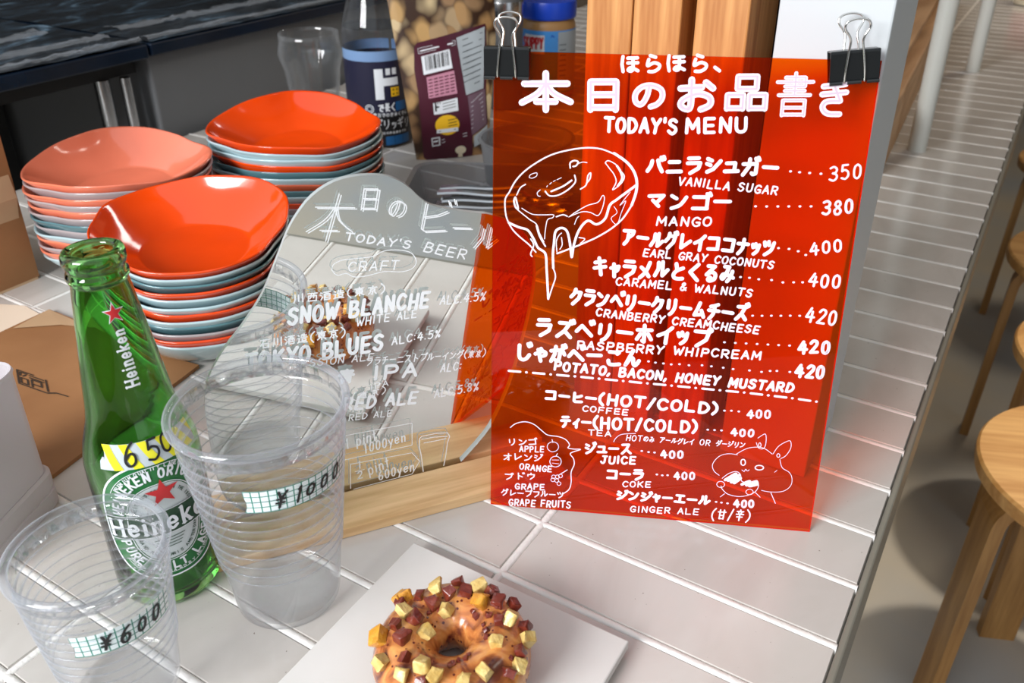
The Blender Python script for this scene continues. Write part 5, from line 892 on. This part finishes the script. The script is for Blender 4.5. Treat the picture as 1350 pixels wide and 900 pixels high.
arc_text(mb, 'PURE MALT LAGER', 23.8, 32, LC, 195, 345, 5.2, 1.15, botfn)
arc_text(mb, 'BREWED IN HOLLAND BY HEINEKEN', 27.2, 36, LC, 215, 325, 1.8, .35, botfn)
mb.build('label_white_print', 'label_white', beer)
mb = MB(); arc_text(mb, 'QUALITY INSPECTED IN THE 1800', 15.6, 23, LC - 1, 165, 15, 1.8, .35, botfn, hg=.0006); arc_text(mb, 'GRAND PRIX PARIS AMSTERDAM', 15.6, 23, LC - 1, 195, 345, 1.8, .35, botfn, hg=.0006)
for k in range(4): ribbon(mb, [(-8 + k, LC - 12 - 2 * k), (8 - k, LC - 12 - 2 * k)], .5, botfn, .0006, 2)
mb.build('label_fine_print', 'label_dark_green', beer)
BZ = 65.5
mb = MB(); fill(mb, [(-31 + k * 62 / 16, BZ - 8) for k in range(17)] + [(31 - k * 62 / 16, BZ + 8) for k in range(17)], botfn, .0008, 4); mb.build('label_band', 'label_dark_green', beer, smooth=True)
mb = MB(); ribbon(mb, [(-31, BZ - 8), (31, BZ - 8)], .45, botfn, .0010, 2); ribbon(mb, [(-31, BZ + 8), (31, BZ + 8)], .45, botfn, .0010, 2)
def brand(mb, A, B, h, w_, fn, hg, seg=2):
    """bold slab-serif lettering"""
    A = Vector(A); B = Vector(B); d = (B - A); ln = d.length; d /= ln; u = Vector((-d.y, d.x)); txt = 'Heineken'; ws = [1.25, .95, .55, 1.0, .95, 1.0, .95, 1.0]; k = ln / sum(ws); x = 0
    BR_ = {'H': ['1.5,0 1.5,10', '8.5,0 8.5,10', '1.5,5 8.5,5', '|0,0 3,0', '|0,10 3,10', '|7,0 10,0', '|7,10 10,10'], 'e': ['~1.8,3.5 8,3.5 7.3,5.8 5,6.8 2.2,5.3 1.9,2 4.3,.2 8,1.4'], 'i': ['5,6.5 5,0', '5,9.4 5,9', '|2,0 8,0', '|2.5,6.5 5,6.5'], 'n': ['2.2,6.5 2.2,0', '~2.2,4.5 4.5,6.6 7.3,5.5 7.6,0', '|.5,0 4,0', '|5.8,0 9.5,0', '|.5,6.5 2.2,6.5'], 'k': ['2.2,10 2.2,0', '7.8,6.5 2.6,3', '4,4.2 8,0', '|.5,0 4,0', '|6.3,0 9.7,0', '|.5,10 2.2,10', '|6,6.5 9.5,6.5']}
    for c, wt in zip(txt, ws):
        cw = k * wt; gw = cw * .86
        for s in BR_[c]:
            sl = s[0] == '|'; cv = s[0] == '~'; p = [tuple(float(v) / 10 for v in q.split(',')) for q in s.lstrip('|~').split()]
            if cv: p = smooth_line(p)
            ribbon(mb, [tuple(A + d * (x + (cw - gw) / 2 + px * gw) + u * (py * h)) for px, py in p], w_ * (.42 if sl else 1), fn, hg, seg)
        x += cw
brand(mb, (-30.5, BZ - 5.6), (30, BZ - 5.6), 11.6, 1.9, botfn, .0012)
mb.build('brand_lettering', 'label_white', beer)
def star(cx, cy, R, ux=(1, 0), uy=(0, 1)):
    return [(cx + R * (1 if k % 2 == 0 else .4) * (sin(k * pi / 5) * ux[0] + cos(k * pi / 5) * uy[0]), cy + R * (1 if k % 2 == 0 else .4) * (sin(k * pi / 5) * ux[1] + cos(k * pi / 5) * uy[1])) for k in range(10)]
fill(MB(), star(1.5, 85.5, 9.2), botfn, .0009, 4).build('red_star', 'red_print', beer)
# neck: small star and the name running down the neck
NT = rad(-21)
def neckfn(x, y, h):
    r = rbot(y / 1000) + .0003; a = NT + x / 1000 / .018
    return ((r + h) * cos(a), (r + h) * sin(a), y / 1000)
fill(MB(), star(0, 190, 6.4), neckfn, .0000, 2).build('neck_star_border', 'label_white', beer)
fill(MB(), star(0, 190, 5.3), neckfn, .0003, 2).build('neck_star', 'red_print', beer)
mb = MB(); brand(mb, (2.6, 148), (2.6, 181.5), 5.6, 1.15, neckfn, .0001, 1.5); mb.build('neck_lettering', 'label_white', beer)
# price tape, striped
tp = MB(); ty = MB()
T0, T1 = -27, 30
def tz(x): return 112.0 - .02 * (x - T0)
def tapefn(x, y, h): return botfn(x, y, h + .0012 + max(0, .0000))
tp.grid(24, 3, lambda a, b: tapefn(T0 + (T1 - T0) * a + (3 if b > .5 else 0) * (1 if a == 0 else 0), tz(T0 + (T1 - T0) * a) - 7 + 14 * b, 0)); tp.build('price_tape', 'tape_silver', beer, smooth=True)
for k in range(6):
    x0 = T0 + 4 + k * 10.2
    ty.grid(5, 6, lambda a, b: tapefn(min(T1, max(T0, x0 + 5 * a + 7 * (1 - b) - 3)), tz(x0) - 7 + 14 * b, .0002))
ty.build('tape_stripes', 'tape_yellow', beer, smooth=True)
tn = MB(); write(tn, '6', (-15, 106.2), (-5, 106.6), 12.5, 1.35, tapefn, 2, hgt=.0006, italic=.12); write(tn, '5', (-3, 107.4), (7, 108), 11, 1.35, tapefn, 2, hgt=.0006, italic=.1); write(tn, '0', (5.5, 108.6), (14.5, 109), 10, 1.35, tapefn, 2, hgt=.0006, italic=.1)
tn.build('price_lettering', 'ink_black', beer)
# ------------------------------------------------------------------ clear plastic cups
def cup(name_label, c, rb, rt, H, ribs, tape, txt, th0):
    o = thing('plastic_cup', name_label, 'cup', (*c, 0), group='clear plastic cups with price tape')
    rw = lambda z: rb + (rt - rb) * z / H
    pr = [(rb * .80, .0012), (rb * .84, .0002), (rb * .97, .0003), (rb, .0018), (rw(.006), .006)]
    z = ribs[0]; pr.append((rw(z - .002), z - .002))
    while z < ribs[1]:
        pr += [(rw(z) , z), (rw(z) + .0007, z + .0009), (rw(z) + .0007, z + .0016), (rw(z) - .0001, z + .0026)]; z += ribs[2]
    pr += [(rw(ribs[1] + .004), ribs[1] + .004), (rw(H - .012), H - .012), (rw(H - .004), H - .004)]
    inn = [(r - .0007, zz) for r, zz in reversed(pr[4:])] + [(rb - .003, .0024), (0, .0022)]
    MB().lathe([(0, .0012)] + pr + inn, 96).build('cup_wall', 'cup_plastic', o, smooth=True)
    MB().tube([((rt + .0004) * cos(a * 2 * pi / 96), (rt + .0004) * sin(a * 2 * pi / 96), H - .002) for a in range(96)], .0023, 12, closed=True).build('rolled_rim', 'cup_rim', o, smooth=True)
    rg = MB(); z = ribs[0]
    while z < ribs[1]:
        rr_ = rw(z) + .0009; rg.tube([(rr_ * cos(a * 2 * pi / 80), rr_ * sin(a * 2 * pi / 80), z + .0012) for a in range(80)], .00032, 6, closed=True); z += ribs[2]
    rg.build('rib_highlights', 'cup_rim', o, smooth=True)  # whiter rings painting highlights onto the ribs of the wall
    z0, z1, ta, tb_, hw = tape
    def fn(x, y, h):
        r = rw(y / 1000) + .0008; a = th0 + x / 1000 / (.5 * (rb + rt)); return ((r + h) * cos(a), (r + h) * sin(a), y / 1000)
    xa, xb = ta, tb_; zc = lambda x: z0 + (z1 - z0) * (x - xa) / (xb - xa)
    mb = MB(); nx, ny = 40, 4; mb.grid(nx, ny, lambda a, b: fn(xa + (xb - xa) * a + (1.5 * abs(sin(b * 9)) if a == 0 else 0), zc(xa + (xb - xa) * a) - hw + 2 * hw * b, 0))
    t_ = mb.build('grid_tape', 'grid_tape', o, smooth=True); me = t_.data; uv = me.uv_layers.new(name='tape')
    co = [(i / nx * (xb - xa) / 3.7, j / ny * 2 * hw / 3.7) for i in range(nx + 1) for j in range(ny + 1)]
    for l in me.loops: uv.data[l.index].uv = co[l.vertex_index]
    mb = MB()
    for ch, x0, w_, hh in txt: write(mb, ch, (x0, zc(x0) - hh / 2), (x0 + w_, zc(x0 + w_) - hh / 2), hh, 1.35, fn, 2, hgt=.0004, italic=.16, jit=.0)
    mb.build('price_lettering', 'ink_black', o)
    return o
cup('tall clear plastic cup with green grid tape reading 1000 yen', (-.3140, .2510), .0300, .0456, .138, (.04, .125, .0072), (106.5, 102.5, -20.5, 36, 7.7), [('¥', -8.5, 6.5, 10.5), ('1', .5, 5, 10), ('0', 6, 6.5, 6.5), ('0', 14, 6.5, 7), ('0', 22.5, 6.5, 8.5)], rad(-28))
cup('shorter clear plastic cup with green grid tape reading 600 yen, at lower left', (-.3424, .1592), .0268, .0362, .098, (.03, .086, .0064), (66.5, 65.8, -17.5, 30, 7.2), [('¥', -7, 6, 9.5), ('6', 1, 6.5, 10), ('0', 9, 6, 7.5), ('0', 16.5, 6.3, 8.5)], rad(-26))
# ------------------------------------------------------------------ plate and donut
pl = thing('square_plate', 'square grey ceramic plate under the donut', 'plate', (-.194, .2455, 0), rad(0.6))
pa = [(-.0735, -.078), (.0735, -.078), (.0735, .0700), (-.0735, .0700)]
MB().box((-.0735, -.078, .0040), (.0735, .0700, .0100), bevel=.0009).build('plate_body', 'plate_grey', pl)
MB().box((-.058, -.062, .0004), (.058, .054, .0042), bevel=.0008).build('foot', 'plate_grey', pl)
DC = Vector((-.1920, .2492, .0102)); DR, Dr = .0243, .0171
dn = thing('donut', 'glazed ring donut topped with potato and bacon cubes on a grey plate', 'donut', tuple(DC))
def dpt(a, b):
    k = 1 + .045 * noise.noise(Vector((cos(a) * 1.6, sin(a) * 1.6, sin(b) * 1.2 + 4))) + .02 * noise.noise(Vector((cos(a) * 5, sin(a) * 5, sin(b) * 4 + cos(b) * 3)))
    q = DR + Dr * k * cos(b); z = Dr * .97 * k * sin(b); z = max(z, -Dr * .86)
    return (q * cos(a), q * sin(a), z + Dr * .86)
mb = MB(); NU, NV = 110, 56; vs = [dpt(2 * pi * i / NU, 2 * pi * j / NV) for i in range(NU) for j in range(NV)]
mb.add(vs, [(i * NV + j, ((i + 1) % NU) * NV + j, ((i + 1) % NU) * NV + (j + 1) % NV, i * NV + (j + 1) % NV) for i in range(NU) for j in range(NV)])
mb.build('dough_ring', 'donut_dough', dn, smooth=True)
POT = [(-22.4, 17.9), (-3.5, 30.1), (-27.7, -3.2), (-11.1, 11), (21.7, 21.1), (-12, -7.7), (23.7, 4.7), (32.7, 19.0), (-20, -30.7), (1.4, -25.8), (9.6, -27.4), (28.1, -12.0), (21.8, -21.3), (37.6, 2.7), (-5.8, -33.0)]
POG = [(2.5, 22.5), (-29.5, -19.8), (30, -22), (-36, 6), (10, -36)]
BAC = [(-27.3, 9.1), (-18.5, 9.1), (-8.1, 24), (10.4, 27.3), (-20.3, -4.1), (-26.1, -12.2), (-18.0, -17.3), (17.3, 17.2), (-9.8, -25.9), (34.3, 8.9), (35.9, -3.7), (5.1, -32), (4.3, 30.7), (-14.1, 18.2), (-14.6, 27.9), (2.8, 33.9), (28.3, 24.3), (-34, 2), (18, -31), (26, -28), (16, 33)]
def surf(x, y):
    a = atan2(y, x); q = hypot(x, y); k = max(-.92, min(.92, (q - DR) / Dr)); b = math.acos(k); p = Vector(dpt(a, b)); n_ = Vector((cos(b) * cos(a), cos(b) * sin(a), sin(b))); return p, n_
rd_ = random.Random(5)
def topping(name, mat, x, y, s):
    import bmesh
    p, n_ = surf(x / 1000, y / 1000); bm = bmesh.new(); bmesh.ops.create_cube(bm, size=1.0); bmesh.ops.bevel(bm, geom=list(bm.edges), offset=.14, segments=2, profile=.5, affect='EDGES')
    dim = Vector((s * rd_.uniform(.85, 1.2), s * rd_.uniform(.8, 1.1), s * rd_.uniform(.75, 1.0)))
    R = n_.to_track_quat('Z', 'Y').to_matrix() @ Matrix.Rotation(rd_.uniform(0, 6.28), 3, 'Z') @ Matrix.Rotation(rd_.uniform(-.45, .45), 3, 'X') @ Matrix.Rotation(rd_.uniform(-.45, .45), 3, 'Y'); sd = rd_.uniform(0, 50)
    for v in bm.verts:
        c = Vector((v.co.x * dim.x, v.co.y * dim.y, v.co.z * dim.z)); c += Vector((noise.noise(v.co * 2 + Vector((sd, 0, 0))), noise.noise(v.co * 2 + Vector((0, sd, 0))), noise.noise(v.co * 2 + Vector((0, 0, sd))))) * s * .3
        v.co = R @ c + p + n_ * (dim.z * .30)
    bm.verts.index_update(); mb = MB().add([v.co.copy() for v in bm.verts], [[v.index for v in f.verts] for f in bm.faces]); bm.free()
    return mb.build(name, mat, dn, smooth=True, auto=38)
for x, y in POT: topping('potato_cube', 'potato', x, y, .0068)
for x, y in POG: topping('potato_cube', 'potato_glazed', x, y, .0080)
for x, y in BAC: topping('bacon_cube', 'bacon', x, y, rd_.uniform(.005, .0068))
for k in range(26):
    a = rd_.uniform(0, 6.28); q = DR * 1000 + rd_.uniform(-9, 15)
    if q > 38: continue
    topping('bacon_crumb', 'bacon', q * cos(a), q * sin(a), rd_.uniform(.0018, .003))
# ------------------------------------------------------------------ lamps the bright glints come from
for i, (x, y) in enumerate(((-.3, 4.0), (.62, 1.3))):
    lp = thing('ceiling_lamp', 'ceiling lamp above the ' + ('far end of the counter' if i == 0 else 'stools'), 'lamp', (x, y, 2.0), 0)
    MB().lathe([(0, -.06), (.12, -.06), (.13, -.05), (.13, 0), (0, 0)], 40).build('housing', 'white_steel', lp, smooth=True, auto=40)
    MB().lathe([(0, -.0615), (.11, -.0615)], 40).build('diffuser', 'lamp_glow', lp)

# decorations belong to the label or tape they are printed on (third level: thing > part > sub-part)
def under(root, part, names):
    kids = [c for c in COL.objects if c.parent == root]; p = next(c for c in kids if c.name.split('.')[0] == part)
    for c in kids:
        if c.name.split('.')[0] in names: c.parent = p
under(beer, 'paper_label', ('label_oval', 'label_white_print', 'label_fine_print', 'label_band', 'brand_lettering', 'red_star'))
under(beer, 'price_tape', ('tape_stripes', 'price_lettering'))
under(beer, 'neck_star_border', ('neck_star',))
under(wb, 'label', ('label_band', 'label_block', 'printed_mark', 'printed_square', 'printed_square_marks', 'label_lettering'))
under(jr, 'label', ('label_burst', 'label_panel', 'label_lettering', 'small_print'))
under(nb, 'back_label', ('ingredient_panel', 'plum_panel', 'pale_panel', 'barcode_panel', 'nutrition_table', 'logo_panel', 'yellow_spot', 'white_strip', 'mushroom_print', 'black_print', 'white_print', 'title_print', 'table_print'))
for o_ in [c for c in COL.objects if c.name.startswith('plastic_cup')]: under(o_, 'grid_tape', ('price_lettering',))
